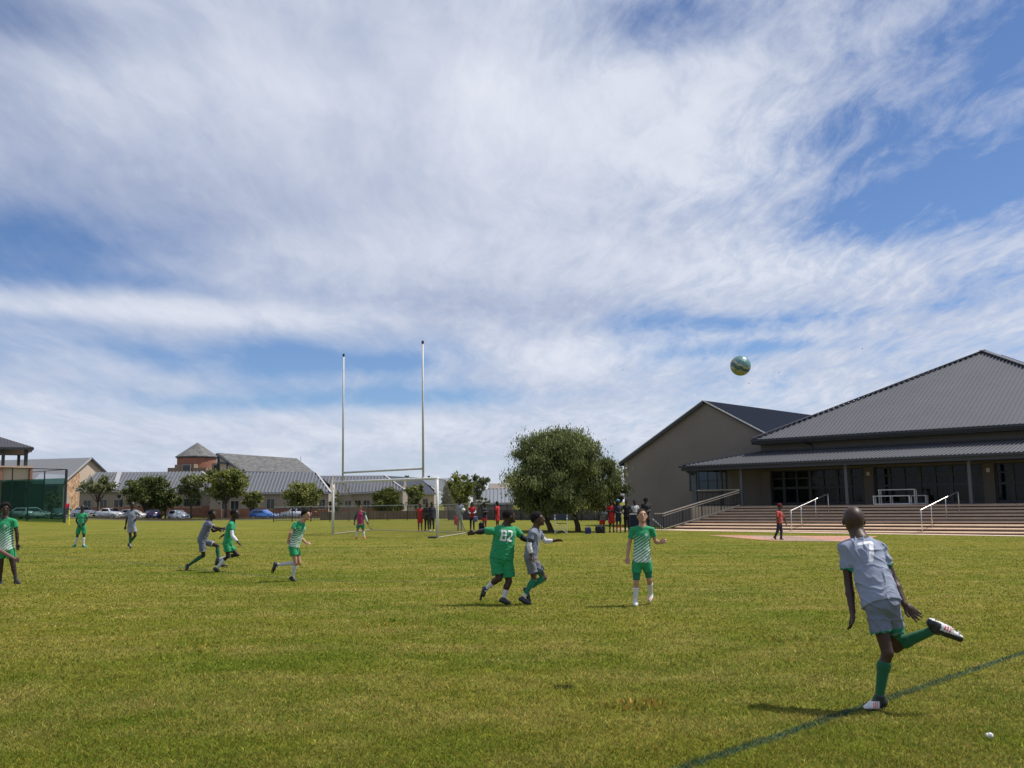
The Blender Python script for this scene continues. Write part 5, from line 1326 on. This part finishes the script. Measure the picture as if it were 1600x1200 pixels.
    sdf_object('trousers' if trousers else 'shorts', shortsf, lo, hi, h, CLOTH, shortscol, root, origin)
    if extra == 'undershorts':
        def usf(p):
            D = []
            for s in 'AB':
                hi_, k = J['hip'+s], J['kn'+s]; ax = nrm(k-hi_); en = hi_+(k-hi_)*.86; D.append(np.maximum(cone(p, hi_, k, .074*S, .052*S), (p-en.astype(np.float32))@ax.astype(np.float32)))
            return U(D, .01)
        sdf_object('undershorts', usf, lo, hi, h, CLOTH, (.008, .14, .075), root, origin)
    # ---- socks and boots
    for s in 'AB':
        k, an = J['kn'+s], J['an'+s]; ax = nrm(an-k)
        if not trousers and socks is not None:
            def sf(p, s=s, k=k, an=an, ax=ax):
                d = leg(p, s, .006*S); q = an+(k-an)*sock_hi
                d = np.maximum(d, -((p-q.astype(np.float32))@ax.astype(np.float32))); e2_ = an+(J['to'+s]-an)*.15
                return smin(d, cone(p, an, e2_, .029*S, .03*S), .01)
            sc = socks
            if sock2 is not None:
                def sc(v, an=an, k=k, ax=ax): c = np.tile(np.array(socks, float), (len(v), 1)); c[((v-an)@(-ax)) < np.linalg.norm(k-an)*.22] = sock2; return c
            lo2 = np.minimum(k, an)-.1; hi2 = np.maximum(k, an)+.1
            sdf_object('sock', sf, lo2, hi2, h, CLOTH, sc, root, origin)
        an, to, heel, fdr, fu = foot_frame(s); side = np.cross(fdr, fu); tt = to-fdr*.02*S

        def bf(p, s=s):
            an, to, heel, fdr, fu = foot_frame(s); d = footf(p, s, .006*S); tp_ = an+fu*.022*S
            d = np.maximum(d, (p-tp_.astype(np.float32))@fu.astype(np.float32))
            so_ = cone(p, heel-fu*.024*S, to-fdr*.025*S-fu*.022*S, .031*S, .027*S, fu, .22); d = smin(d, so_, .004)
            if h < .009:
                for a_, b_2 in ((.05, .018), (.05, -.018), (.45, .024), (.45, -.024), (.62, .022), (.62, -.022), (.85, .016), (.85, -.016)):
                    q = heel+(to-heel)*a_+side*b_2*S-fu*.030*S; d = np.minimum(d, cone(p, q, q-fu*.013*S, .006*S, .0045*S))
            return d

        def bc(v, s=s, heel=heel, to=to, fdr=fdr, fu=fu, side=side):
            c = np.tile(np.array(boots, float), (len(v), 1)); t = (v-heel)@fdr/max((to-heel)@fdr, .05); z = (v-heel)@fu; y = (v-heel)@side
            if bootcol == 'stripe':
                w_ = (t > .24) & (z < .022*S+.0*t); c[w_] = (.66, .66, .66); c[(t > .2) & (z > .022*S) & (np.abs(y) < .02*S)] = (.02, .02, .03)
                k_ = (t-.34+z*2.2/S*.6)/.085; st_ = (np.mod(k_, 1.) < .5) & (k_ > 0) & (k_ < 3) & (np.abs(z+.002) < .019*S) & (np.abs(y) > .012*S); c[st_] = (.55, .02, .035)
                c[(z < -.026*S)] = (.62, .60, .55); c[(z < -.036*S)] = (.04, .04, .05)
            elif bootcol is not None: c[(t > .3) | (z < -.02*S)] = bootcol
            return c
        lo2 = np.minimum(np.minimum(an, to), heel)-.09; hi2 = np.maximum(np.maximum(an, to), heel)+.09
        sdf_object('boot', bf, lo2, hi2, min(h, .007) if h < .013 else h, BOOTM, bc, root, origin)
    # ---- hair / headgear
    th = {'short': .008, 'shaved': .0012, 'full': .022, 'puffy': .026, 'cap': .012, 'hood': .03}[hairkind]

    def hf(p):
        d = ell(p, hp(0, -.016, .028), ((.073+th)*hs, (.090+th)*hs, (.084+th)*hs), HX)
        fr = hp(0, .095, -.035); cut = ell(p, fr, (.085*hs, .085*hs, .118*hs), HX) if hairkind != 'cap' else ell(p, hp(0, .10, -.05), (.09*hs, .07*hs, .11*hs), HX)
        d = -smin(-d, cut, .01)
        low = (p-hp(0, 0, .004 if hairkind != 'hood' else -.12).astype(np.float32))@(-up+fw*.62*(hairkind != 'hood')).astype(np.float32)*.85
        d = np.maximum(d, low)
        if hairkind in ('full', 'puffy'): d = d+.003*np.sin(p[:, 0]*210)*np.sin(p[:, 1]*190)*np.sin(p[:, 2]*230)
        return d
    if hairkind != 'shaved': sdf_object({'cap': 'cap', 'hood': 'hood'}.get(hairkind, 'hair'), hf, hc-.18, hc+.18, min(h, .010), HAIRM, hair, root, origin)
    return root


def pose(foot, px, base=None):
    """joints from photo pixels at the depth of the foot contact, each with its own offset in depth"""
    D = G(*foot)[1] if base is None else base
    out = {}
    for k, v in px.items():
        if k[:2] in ('hn', 'th'): out[k] = np.array(v, float); continue
        out[k] = P(v[0], v[1], D+(v[2] if len(v) > 2 else 0.))
    return out, D


# 1. the kicker, seen from behind
J, D = pose((1368, 1112), dict(head=(1333.5, 812.5, .33), neck=(1343, 841, .25), shA=(1320, 856, .22), shB=(1374, 856, .20), elA=(1326, 912, .20), wrA=(1332, 956, .10), haA=(1333, 975, .06), elB=(1396, 905, .14), wrB=(1413, 944, .02), haB=(1427, 957, .0),
          hipA=(1366, 944, .02), hipB=(1389, 944, -.02), knA=(1387, 1020, -.04), anA=(1374, 1089, .0), toA=(1350, 1107, .02), knB=(1400, 1011, .14), anB=(1460, 984, -.05), toB=(1503, 999, -.06)))
J['hnfB'] = np.array([-.46, .18, -.85])
J['thA'] = np.array([.2, .9, .1]); J['thB'] = np.array([-.75, -.1, -.6])
kick = person(J, 1.52, 'boy in grey kit and green socks seen from behind, right leg swung up after kicking', h=.0062, skin=(.048, .024, .016), shirt=(.235, .265, .36), shorts=(.15, .175, .235), socks=(.006, .10, .040), boots=(.015, .017, .025), bootcol='stripe', hair=(.058, .034, .026), hairkind='shaved',
              face=172, fpitch=8, trim=(.006, .17, .10), number='7', numside=1, numw=.085, seed=4, fold=.009, fingers={'A': .5, 'B': .12}, long_shorts=.60, sleeve_len=.62, sock_hi=.80, shirt_hem=.115)

# 2. number 82
J, D = pose((787, 944.5), dict(head=(796, 807), neck=(790.5, 820.5), shA=(770.5, 829.5, -.06), shB=(806, 828, .10), elA=(755.5, 830, .05), wrA=(742.5, 832.5, .05), haA=(737, 833, .05), elB=(817, 841, .12), wrB=(829, 845, .14), haB=(834, 846, .14),
          hipA=(775, 874), hipB=(792, 874), knA=(780, 904, -.04), anA=(760, 919.5, .1), toA=(752.5, 938, .1), knB=(795, 909), anB=(787, 935), toB=(797.5, 943)))
person(J, 1.44, 'sturdy boy in green shirt numbered 82 with black sleeves, arms out, seen from behind', h=.0095, skin=(.045, .022, .014), hairkind='short', face=112, fpitch=6, fat=1.42, number='82', numside=1, numw=.062, numx=-.02, sleeves=[('A', (.012, .012, .02), .3, .86), ('B', (.012, .012, .02), .3, .86)], socks=(.62, .62, .66), sock_hi=.52, long_shorts=.80, fold=.008, shirt_hem=.125, sleeve_len=.72)

# 3. grey shirted boy with white arm guards
J, D = pose((822, 945), dict(head=(841, 811.5), neck=(837, 824.5), shA=(831.5, 832, -.13), shB=(842.5, 833, .12), elA=(826.5, 853, -.17), wrA=(830.5, 868, -.16), haA=(835, 877, -.15), elB=(852, 846, .15), wrB=(867, 845, .12), haB=(876, 843.5, .1),
          hipA=(827, 872, -.06), hipB=(830, 872, .07), knA=(835, 905, -.02), anA=(818, 934, .02), toA=(829, 944, .0), knB=(850.5, 903, .06), anB=(825.5, 921, .08), toB=(828, 941.5, .06)))
person(J, 1.42, 'boy in grey kit with white forearm sleeves, reaching forward beside number 82', h=.0095, skin=(.07, .033, .020), shirt=(.17, .19, .25), shorts=(.13, .14, .17), socks=(.008, .17, .10), sock2=(.6, .6, .62), sock_hi=1.0, face=68, fpitch=8, hairkind='full', trim=(.04, .10, .12), sleeves=[('A', (.62, .62, .66), .75, .75), ('B', (.62, .62, .66), .45, .78)], fold=.008, long_shorts=.72, bootcol=None)

# 4. boy facing the camera
J, D = pose((993, 946.5), dict(head=(1003.5, 806.5), neck=(1003.5, 822), shA=(988.5, 828), shB=(1018.5, 828), elA=(982.5, 852, .02), wrA=(980.5, 870, -.02), haA=(981, 878, -.03), elB=(1025, 847, .02), wrB=(1032, 848, -.17), haB=(1036, 846, -.24),
          hipA=(995, 879), hipB=(1011, 879), knA=(994, 911, -.03), anA=(993, 938), toA=(993.5, 946.5, -.14), knB=(1014.5, 906, .02), anB=(1017, 929.5, .22), toB=(1014, 939, .08)))
J['thB'] = np.array([0, 0, 1.])
person(J, 1.40, 'fair-skinned boy facing the camera in green shirt with white diagonal stripes', h=.0072, skin=FAIR_SK, stripes=True, numside=-1, hair=(.05, .035, .025), hairkind='short', face=3, fpitch=14, socks=(.62, .62, .68), sock_hi=.74, boots=(.5, .5, .5), bootcol=(.55, .55, .55), extra='undershorts', long_shorts=.52, fingers={'A': .8, 'B': 1.0}, fold=.004, shirt_hem=.13)

# 5. grey shirted runner number 0 and 6. green runner
J, D = pose((296, 891), dict(head=(332, 804), neck=(327.5, 812.5), shA=(328.5, 820, -.13), shB=(327, 819, .13), elA=(336.5, 825, -.2), wrA=(347, 825.8, -.22), haA=(351, 826, -.22), elB=(333, 830, .2), wrB=(341, 828, .2), haB=(344, 828, .2),
          hipA=(315, 845, -.07), hipB=(315.5, 844, .07), knA=(318, 868, -.02), anA=(295, 883, .05), toA=(291.5, 892, .0), knB=(340, 853, .04), anB=(342.5, 880, .0), toB=(357, 885, -.05)))
D0 = D
person(J, 1.5, 'grey-kitted runner pushing against the back of the green player with a white sleeve', h=.012, skin=(.030, .016, .011), shirt=(.13, .14, .18), shorts=(.13, .14, .19), socks=(.006, .10, .045), face=62, number='0', numside=-1, fold=.008, long_shorts=.72, trim=(.5, .5, .52), sleeve_len=.6)
J, D = pose((336, 894), dict(head=(367.5, 803), neck=(363, 814), shA=(361, 819.5, -.13), shB=(365.5, 819, .12), elA=(363, 837, -.18), wrA=(372, 847, -.22), haA=(376, 852.5, -.22), elB=(357, 833, .22), wrB=(349, 836, .25), haB=(346, 838, .25),
          hipA=(354.5, 851, -.07), hipB=(356, 851, .07), knA=(356.5, 869, -.05), anA=(338.5, 888), toA=(342, 893.5), knB=(371, 867, .10), anB=(342.5, 874, .22), toB=(337.5, 883, .2)))
person(J, 1.5, 'runner in green kit with one long white sleeve, number on his back half hidden', h=.012, skin=(.024, .013, .010), face=78, fpitch=6, stripes=False, bib=None, sleeves=[('A', (.66, .66, .72), .5, .85)], socks=(.60, .60, .66), sock_hi=.7, hairkind='short', fold=.008, shirt=(.010, .26, .10), long_shorts=.62, number='7', numside=-1)

# 7. running boy with white socks
J, D = pose((457, 908.5), dict(head=(479, 804.5), neck=(471.5, 815.5), shA=(461.5, 819, -.08), shB=(474, 820, .12), elA=(454, 833, -.16), wrA=(451, 841.5, -.12), haA=(450.5, 847, -.1), elB=(471, 841, .16), wrB=(478.5, 848.5, .05), haB=(483, 848.5, .0),
          hipA=(456.5, 854, -.06), hipB=(461, 854, .06), knA=(462.5, 880, -.05), anA=(457, 901.5), toA=(463, 908.5), knB=(468, 880, .06), anB=(433, 882.5, .1), toB=(425.5, 896, .1)))
person(J, 1.43, 'fair-skinned boy running right with one white-socked leg bent back behind him', h=.0105, skin=FAIR_SK, stripes=True, numside=-1, hair=(.012, .01, .01), hairkind='puffy', face=52, socks=(.52, .52, .58), sock_hi=.82, fold=.005, long_shorts=.55, fingers={'A': 1.0, 'B': .5})

# 8. big boy at the left edge, 9. arm reaching in
J, D = pose((26, 912), dict(head=(8.5, 795), neck=(8, 809), shA=(-7, 815), shB=(22.5, 815), elA=(-13, 838), wrA=(-12, 853), haA=(-12, 858), elB=(26.5, 833), wrB=(27, 849), haB=(28, 855),
          hipA=(1.5, 860), hipB=(16, 860), knA=(1, 886), anA=(0, 907), toA=(2, 913, -.1), knB=(21, 884), anB=(25, 905.5), toB=(32, 912, -.06)))
person(J, 1.55, 'boy at the left edge of the photo in green striped shirt, hands down', h=.0115, skin=(.034, .018, .012), stripes=True, numside=-1, face=32, fat=1.12, socks=(.03, .02, .02), sock_hi=.3, fold=.005, long_shorts=.5, hairkind='full')
J, D = pose((-20, 930), dict(head=(-38, 800), neck=(-38, 818), shA=(-54, 826), shB=(-24, 828), elA=(-60, 850), wrA=(-60, 870), haA=(-60, 876), elB=(-4, 858, -.1), wrB=(23, 873, -.15), haB=(31, 877, -.15),
          hipA=(-48, 874), hipB=(-34, 874), knA=(-50, 902), anA=(-52, 925), toA=(-50, 932, -.1), knB=(-32, 902), anB=(-30, 925), toB=(-24, 932, -.1)))
person(J, 1.5, 'person almost wholly outside the left edge, only a bare forearm and fist reaching in', h=.012, skin=(.20, .105, .085), face=60, fingers={'A': .5, 'B': 1.2}, fold=.0)

# 10. green player by the corner flag, 11. grey player
J, D = pose((131, 854.5), dict(head=(129, 793), neck=(128.3, 801), shA=(121, 804.5), shB=(135, 804.5), elA=(119.3, 814, .02), wrA=(122.5, 821, -.1), haA=(126, 823, -.12), elB=(136, 812), wrB=(132, 818, -.12), haB=(129, 820, -.14),
          hipA=(123.5, 824), hipB=(131, 824), knA=(120.6, 838), anA=(117, 851), toA=(112, 855, -.05), knB=(131, 838), anB=(130.5, 851.5), toB=(137, 855, -.05)))
person(J, 1.5, 'green-kitted player with white socks standing beside the corner flag', h=.016, skin=(.022, .013, .010), face=8, shirt=(.03, .30, .13), socks=(.58, .58, .66), sock_hi=.9, boots=(.02, .20, .20), bootcol=(.05, .35, .33), fold=.008, long_shorts=.75, hairkind='shaved')
J, D = pose((205, 857.5), dict(head=(207, 788.5), neck=(206.5, 797), shA=(200.5, 800.5), shB=(212.5, 800), elA=(197.8, 812), wrA=(196.3, 822), haA=(196, 828), elB=(218, 805, .1), wrB=(213.5, 810, -.05), haB=(211, 812, -.08),
          hipA=(202.5, 824), hipB=(209, 824), knA=(203.7, 838), anA=(203.5, 852), toA=(205, 857.5, -.12), knB=(211.5, 837, .0), anB=(202.5, 849, .28), toB=(200, 853.5, .2)))
person(J, 1.55, 'slim grey-kitted player standing in front of the parked white car, one arm bent', h=.016, skin=(.036, .02, .014), face=40, fpitch=12, shirt=(.20, .225, .28), shorts=(.28, .30, .36), socks=(.008, .10, .05), sock2=(.5, .5, .5), fold=.008, long_shorts=.6)

# 12. goalkeeper
J, D = pose((563, 843), dict(head=(563, 792), neck=(563.3, 798.5), shA=(557.5, 801), shB=(569.5, 801), elA=(555, 809), wrA=(554, 816), haA=(554, 819), elB=(572, 809), wrB=(574, 815.5), haB=(574.8, 818),
          hipA=(559.8, 820), hipB=(566.3, 820), knA=(558.6, 829), anA=(557, 838.5), toA=(556.5, 842.5, -.12), knB=(567.4, 829), anB=(569.5, 838.5), toB=(570.3, 842.5, -.12)))
person(J, 1.48, 'goalkeeper in a maroon bib and gloves standing in the goal', h=.017, skin=(.20, .11, .08), face=4, shirt=(.015, .13, .06), bib=(.30, .02, .10), shorts=(.015, .17, .08), socks=(.6, .6, .62), sock_hi=.85, boots=(.60, .06, .04), bootcol=(.65, .08, .04), sleeves=[('A', (.03, .015, .03), .3, .9), ('B', (.55, .58, .6), .3, .9)], fold=.005)

# 13. walker in red
J, D = pose((1221, 843.5), dict(head=(1218.7, 791), neck=(1217.5, 798), shA=(1214.5, 800.5, -.14), shB=(1219.5, 800.5, .14), elA=(1214, 809, -.2), wrA=(1217, 816, -.22), haA=(1218, 819, -.22), elB=(1225, 809, .2), wrB=(1227.3, 817, .22), haB=(1228.5, 820, .22),
          hipA=(1217, 818, -.07), hipB=(1218.5, 818, .07), knA=(1215, 830, -.05), anA=(1211, 838.5), toA=(1213, 843), knB=(1220.8, 830.5, .05), anB=(1220.5, 840.5), toB=(1225, 843.5)))
person(J, 1.5, 'adult in a coral red top and dark trousers walking along the path before the steps', h=.018, skin=(.05, .03, .022), face=88, fat=1.15, shirt=(.42, .06, .045), shorts=(.012, .016, .03), trousers=True, hair=(.12, .015, .025), hairkind='cap', fold=.008, sleeve_len=.9, socks=None)


# spectators
def stander(px, ytop, yfoot, label, face=0., arms='down', W_=1., **kw):
    g = G(px, yfoot); D = g[1]; s = (yfoot-ytop)/151.; J = dict(head=(0, 9), neck=(0, 24), shA=(-15, 31), shB=(15, 31), elA=(-19, 53), wrA=(-17, 72), haA=(-17, 80), elB=(19, 53), wrB=(17, 72), haB=(17, 80), hipA=(-8, 82), hipB=(8, 82), knA=(-8, 113), anA=(-9, 142), toA=(-9, 150), knB=(8, 113), anB=(9, 142), toB=(9, 150))
    H = (yfoot-ytop)*D/F*1.0; a = math.radians(face); out = {}
    Dp = dict(toA=-.12, toB=-.12)
    if arms == 'front': J.update(wrA=(-6, 62), wrB=(8, 60), haA=(0, 62), haB=(0, 60)); Dp.update(wrA=-.2, wrB=-.2, haA=-.22, haB=-.22, elA=-.03, elB=-.03)
    if arms == 'fold': J.update(wrA=(5, 50), wrB=(-6, 50), haA=(9, 49), haB=(-10, 49), elA=(-17, 51), elB=(17, 51)); Dp.update(wrA=-.16, wrB=-.19, haA=-.15, haB=-.18, elA=-.06, elB=-.06)
    if arms == 'hips': J.update(wrA=(-11, 68), wrB=(11, 68), haA=(-8, 72), haB=(8, 72), elA=(-24, 52), elB=(24, 52)); Dp.update(wrA=-.08, wrB=-.08, haA=-.1, haB=-.1)
    if arms == 'bend': J.update(head=(-3, 24), neck=(-2, 42), shA=(-12, 48), shB=(12, 48), elA=(-16, 66), elB=(16, 66), wrA=(-10, 84), wrB=(12, 84), haA=(-8, 90), haB=(12, 90), hipA=(-8, 84), hipB=(8, 84)); Dp.update(head=-.35, neck=-.25, shA=-.2, shB=-.2, elA=-.3, elB=-.3, wrA=-.4, wrB=-.4, haA=-.42, haB=-.42)
    c = np.array([g[0], g[1], 0])
    for k, (x, y) in J.items():
        sx = x*s*D/F*W_; dy = Dp.get(k, 0.); z = P(px, ytop+(y)*s, D)[2]
        # turn the whole figure about its vertical axis
        out[k] = np.array([g[0]+sx*math.cos(a)-dy*math.sin(a), g[1]+sx*math.sin(a)+dy*math.cos(a), z])
    return person(out, H, label, h=.022, face=kw.pop('hface', face), fold=.008, fingers={'A': .6, 'B': .6}, **kw), out, D


RED = (.48, .014, .022); NAVY = (.012, .014, .035); BLK = (.012, .012, .015)
grp = 'people watching behind the goal'
stander(656, 788, 829.5, 'child in all red kit seen through the right side of the goal net', 10, shirt=RED, shorts=RED, socks=(.10, .02, .015), boots=(.35, .03, .02), group=grp, long_shorts=.8, fold=.008) if False else None
def st(*a, **k):
    k.setdefault('group', grp); return stander(*a, **k)
st(656.5, 788, 829.5, 'child in all red kit seen through the right side of the goal net', 10, shirt=RED, shorts=RED, socks=(.10, .02, .015), boots=(.35, .03, .02), long_shorts=.8)
st(667, 786, 829.5, 'person in black tracksuit beside the red child, left of two', -15, 'front', shirt=BLK, shorts=BLK, trousers=True, sleeve_len=1.2)
st(675, 785, 830, 'person in black tracksuit and pale yellow shoes just left of the right goal post', 20, 'down', shirt=NAVY, shorts=BLK, trousers=True, sleeve_len=1.2, boots=(.5, .5, .2))
_, j4, d4 = st(718.5, 781, 829, 'person in a light grey tracksuit holding a white ball under one arm', -12, 'down', shirt=(.26, .28, .33), shorts=(.26, .29, .36), trousers=True, sleeve_len=1.2, hairkind='full')
_, j5, d5 = st(738, 785, 828.5, 'person in red shirt with white sleeves and dark trousers', 0, 'front', shirt=RED, shorts=NAVY, trousers=True, sleeves=[('A', (.55, .55, .6), .4, .9), ('B', (.55, .55, .6), .4, .9)])
st(757.5, 786, 828.5, 'person in navy top and red shorts behind the dark bag', 50, 'fold', shirt=NAVY, shorts=RED, socks=(.35, .02, .02))
st(777.5, 784, 826, 'tall person in long red kit just above the shoulder of number 82', 60, 'down', shirt=RED, shorts=RED, socks=None, long_shorts=.85, sleeve_len=.8)
grp2 = 'people standing under the grey gable wall'
st(941.5, 786, 832, 'person bending forward in striped grey top and red shorts', 25, 'bend', shirt=(.16, .17, .22), shorts=RED, socks=(.30, .02, .02), group=grp2, long_shorts=.85)
st(956, 782, 832, 'person in long red shirt and red shorts, arms folded', -10, 'fold', shirt=RED, shorts=RED, socks=None, group=grp2, long_shorts=.85, shirt_hem=.02)
st(967, 781, 832, 'person in navy with a light blue cap and red socks', 15, 'front', shirt=NAVY, shorts=NAVY, socks=(.40, .015, .02), hair=(.10, .28, .42), hairkind='cap', group=grp2)
st(980, 781, 831.5, 'tall person all in black standing left of the table', -15, 'hips', shirt=BLK, shorts=BLK, trousers=True, sleeve_len=1.2, group=grp2)
st(993, 782, 829.5, 'person in a white t-shirt standing behind the dark table', 0, 'front', shirt=(.60, .60, .66), shorts=BLK, trousers=True, group=grp2)
st(1010.5, 779, 829, 'hooded person in a wide black coat at the gable wall', 0, 'front', W_=1.15, shirt=BLK, shorts=BLK, trousers='robe', sleeve_len=1.2, hair=BLK, hairkind='hood', group=grp2, fat=1.3, shirt_hem=-.08)

# ------------------------------------------------------------------ small things round the people
def ball_at(c, r, label):
    bm = bmesh.new(); bmesh.ops.create_icosphere(bm, subdivisions=3, radius=r); me = bpy.data.meshes.new('football'); bm.to_mesh(me); bm.free(); me.polygons.foreach_set('use_smooth', [True]*len(me.polygons))
    o = link('football', me, mat('white_ball', (.65, .62, .58), .4, var=.3, vs=12)); o.location = Vector([float(v) for v in c]); tag(o, label, 'ball')
ball_at(P(724, 797, d4-.22), .11, 'white ball held against the hip of the person in grey')


def soft_bag(name, c, R, col, label, cat, strap=True, h=.02):
    def f(p):
        d = ell(p, c, R, np.eye(3)); q = (p-np.asarray(c, np.float32))
        b = np.maximum(np.maximum(np.abs(q[:, 0])-R[0]*.85, np.abs(q[:, 1])-R[1]*.85), np.abs(q[:, 2])-R[2]*.9)
        d = smin(d, b, .05)
        return d+.012*np.sin(p[:, 0]*31+1)*np.sin(p[:, 2]*23)
    lo = np.array(c)-np.array(R)-.08; hi = np.array(c)+np.array(R)+.08
    o = sdf_object(name, f, lo, hi, h, CLOTH, col, None, np.array(c, float)); tag(o, label, cat)
    if strap:
        m = MB(); t = np.array(c)+Z3*R[2]*.9; m.tube([t+np.array([-.09, 0, -.02]), t+np.array([-.06, 0, .07]), t+np.array([.06, 0, .07]), t+np.array([.09, 0, -.02])], .012, 6); m.build('handle', mat('bag_strap', (.03, .03, .035), .8), o)
    return o
g = P(712.5, 813, d4-.1); soft_bag('sports_bag', g, (.11, .08, .26), RED, 'slim red bag hanging beside the person in grey', 'bag')
g = P(743, 811, d5-.3); soft_bag('sports_bag', g, (.12, .10, .16), (.10, .13, .26), 'faded blue bag held in front of the person in red shirt', 'bag')
g = G(752.5, 830); soft_bag('sports_bag', g+Z3*.22, (.16, .2, .26), BLK, 'black bag standing on the grass by the person in red shorts', 'bag')
g = G(919, 834); 
soft_bag('backpack', g+Z3*.15, (.16, .12, .17), (.02, .03, .12), 'blue and black backpack on the grass right of the folding chair', 'backpack')
g = G(938, 833); soft_bag('sports_bag', g+Z3*.17, (.26, .2, .2), BLK, 'bulky black bag on the ground under the bending person', 'bag')

# folding table with dark cloth
g = G(990, 832.5); tbl = empty('folding_table', g, 'dark cloth-covered table with white papers on top', 'table')
D_ = g[1]-.25; a, b = P(984, 804, D_), P(1003, 804, D_); zt_ = a[2]
m = MB(); m.box(((a[0]+b[0])/2, D_+.25, zt_-.02), b[0]-a[0], .55, .04); m.build('tabletop', mat('table_top', (.05, .05, .055), .7), tbl)
m = MB(); n_ = 14
V = []
for i in range(n_+1):
    x = a[0]+(b[0]-a[0])*i/n_; yo = .03*math.sin(i*1.9); V += [(x, D_-.03+yo*.3, zt_-.002), (x, D_-.05+yo, g[2]+.05)]
m.add(V+[(v[0], v[1]+.02, v[2]) for v in V], [(2*i, 2*i+1, 2*i+3, 2*i+2) for i in range(n_)]+[(2*i+2*(n_+1), 2*i+2+2*(n_+1), 2*i+3+2*(n_+1), 2*i+1+2*(n_+1)) for i in range(n_)]); m.build('table_skirt', mat('navy_cloth', (.010, .014, .035), .9), tbl, smooth=True)
for sx in (.05, .95):
    for sy in (.03, .47): m = MB(); m.box((a[0]+(b[0]-a[0])*sx, D_+sy+.02, (zt_+g[2])/2-.02), .03, .03, zt_-g[2]-.04); m.build('leg', DARKMET, tbl)
pp = MB(); pp.box(((a[0]+b[0])/2-.08, D_+.2, zt_+.015), .42, .3, .025); o_ = pp.build('paper_stack', mat('white_paper', (.75, .74, .72), .8)); tag(o_, 'white papers lying on the dark table', 'papers')

# folding director's chair
g = G(877, 834.5); D_ = g[1]; ch = empty('folding_chair', g, 'empty folding chair with white crossed legs under the big tree', 'chair')
s_ = D_/F; zb0 = g[2]
def cp_(px, py, dy): p = P(px, py, D_+dy); return p
AL = mat('white_tube', (.62, .62, .62), .35, metal=.2)
for dy in (-.0, .42):
    m = MB(); m.tube([cp_(867, 833, dy), cp_(886, 818, dy)], .016, 6); m.tube([cp_(886, 833, dy), cp_(867, 818, dy)], .016, 6); m.build('crossed_legs', AL, ch)
for px in (867, 886):
    m = MB(); m.tube([cp_(px, 833, 0), cp_(px, 833, .42)], .014, 6); m.tube([cp_(px, 818, 0), cp_(px, 811, 0)], .014, 6); m.tube([cp_(px, 833, .42), cp_(px, 803.5, .46)], .014, 6); m.build('side_frame', AL, ch)
    m = MB(); m.box((cp_(px, 811, .2)[0], D_+.2, cp_(px, 811, 0)[2]), .07, .46, .035); m.build('armrest', WHITE, ch)
a, b = cp_(867, 818, 0), cp_(886, 818, 0); m = MB(); m.slab([a, b, b+np.array([0, .42, -.02]), a+np.array([0, .42, -.02])], (0, 0, .02)); m.build('seat', mat('chair_canvas', (.035, .045, .06), .9), ch)
a, b, c, d = cp_(867, 812, .45), cp_(886, 812, .45), cp_(885, 803, .47), cp_(868, 803, .47); m = MB(); m.slab([a, b, c, d], (0, .02, 0)); m.build('backrest', mat('chair_canvas', (.035, .045, .06), .9), ch)

# a few birds in the sky
for k, (px, py, w) in enumerate(((973, 578, 2.0), (1170, 599, 2.2), (1217, 582, 2.0), (1347, 545, 2.6))):
    c = P(px, py, 60); s = w*60/F*.5; m = MB()
    m.tube([c-np.array([s*.5, 0, 0]), c, c+np.array([s*.5, 0, 0])], [.008, .035, .012], 6); m.add([c+np.array([-s*.3, 0, 0]), c+np.array([s*.3, 0, 0]), c+np.array([0, -.25, s*.9]), c+np.array([0, .25, s*.7])], [(0, 1, 2), (0, 1, 3)])
    o_ = m.build('bird', mat('bird_dark', (.05, .05, .05), .9), origin=c); tag(o_, ('small dark bird left of the ball, above the roofs', 'small dark bird just under the ball', 'small bird right of the ball', 'small bird high between the ball and the hall roof')[k], 'bird', 'birds in the sky')

#@@END
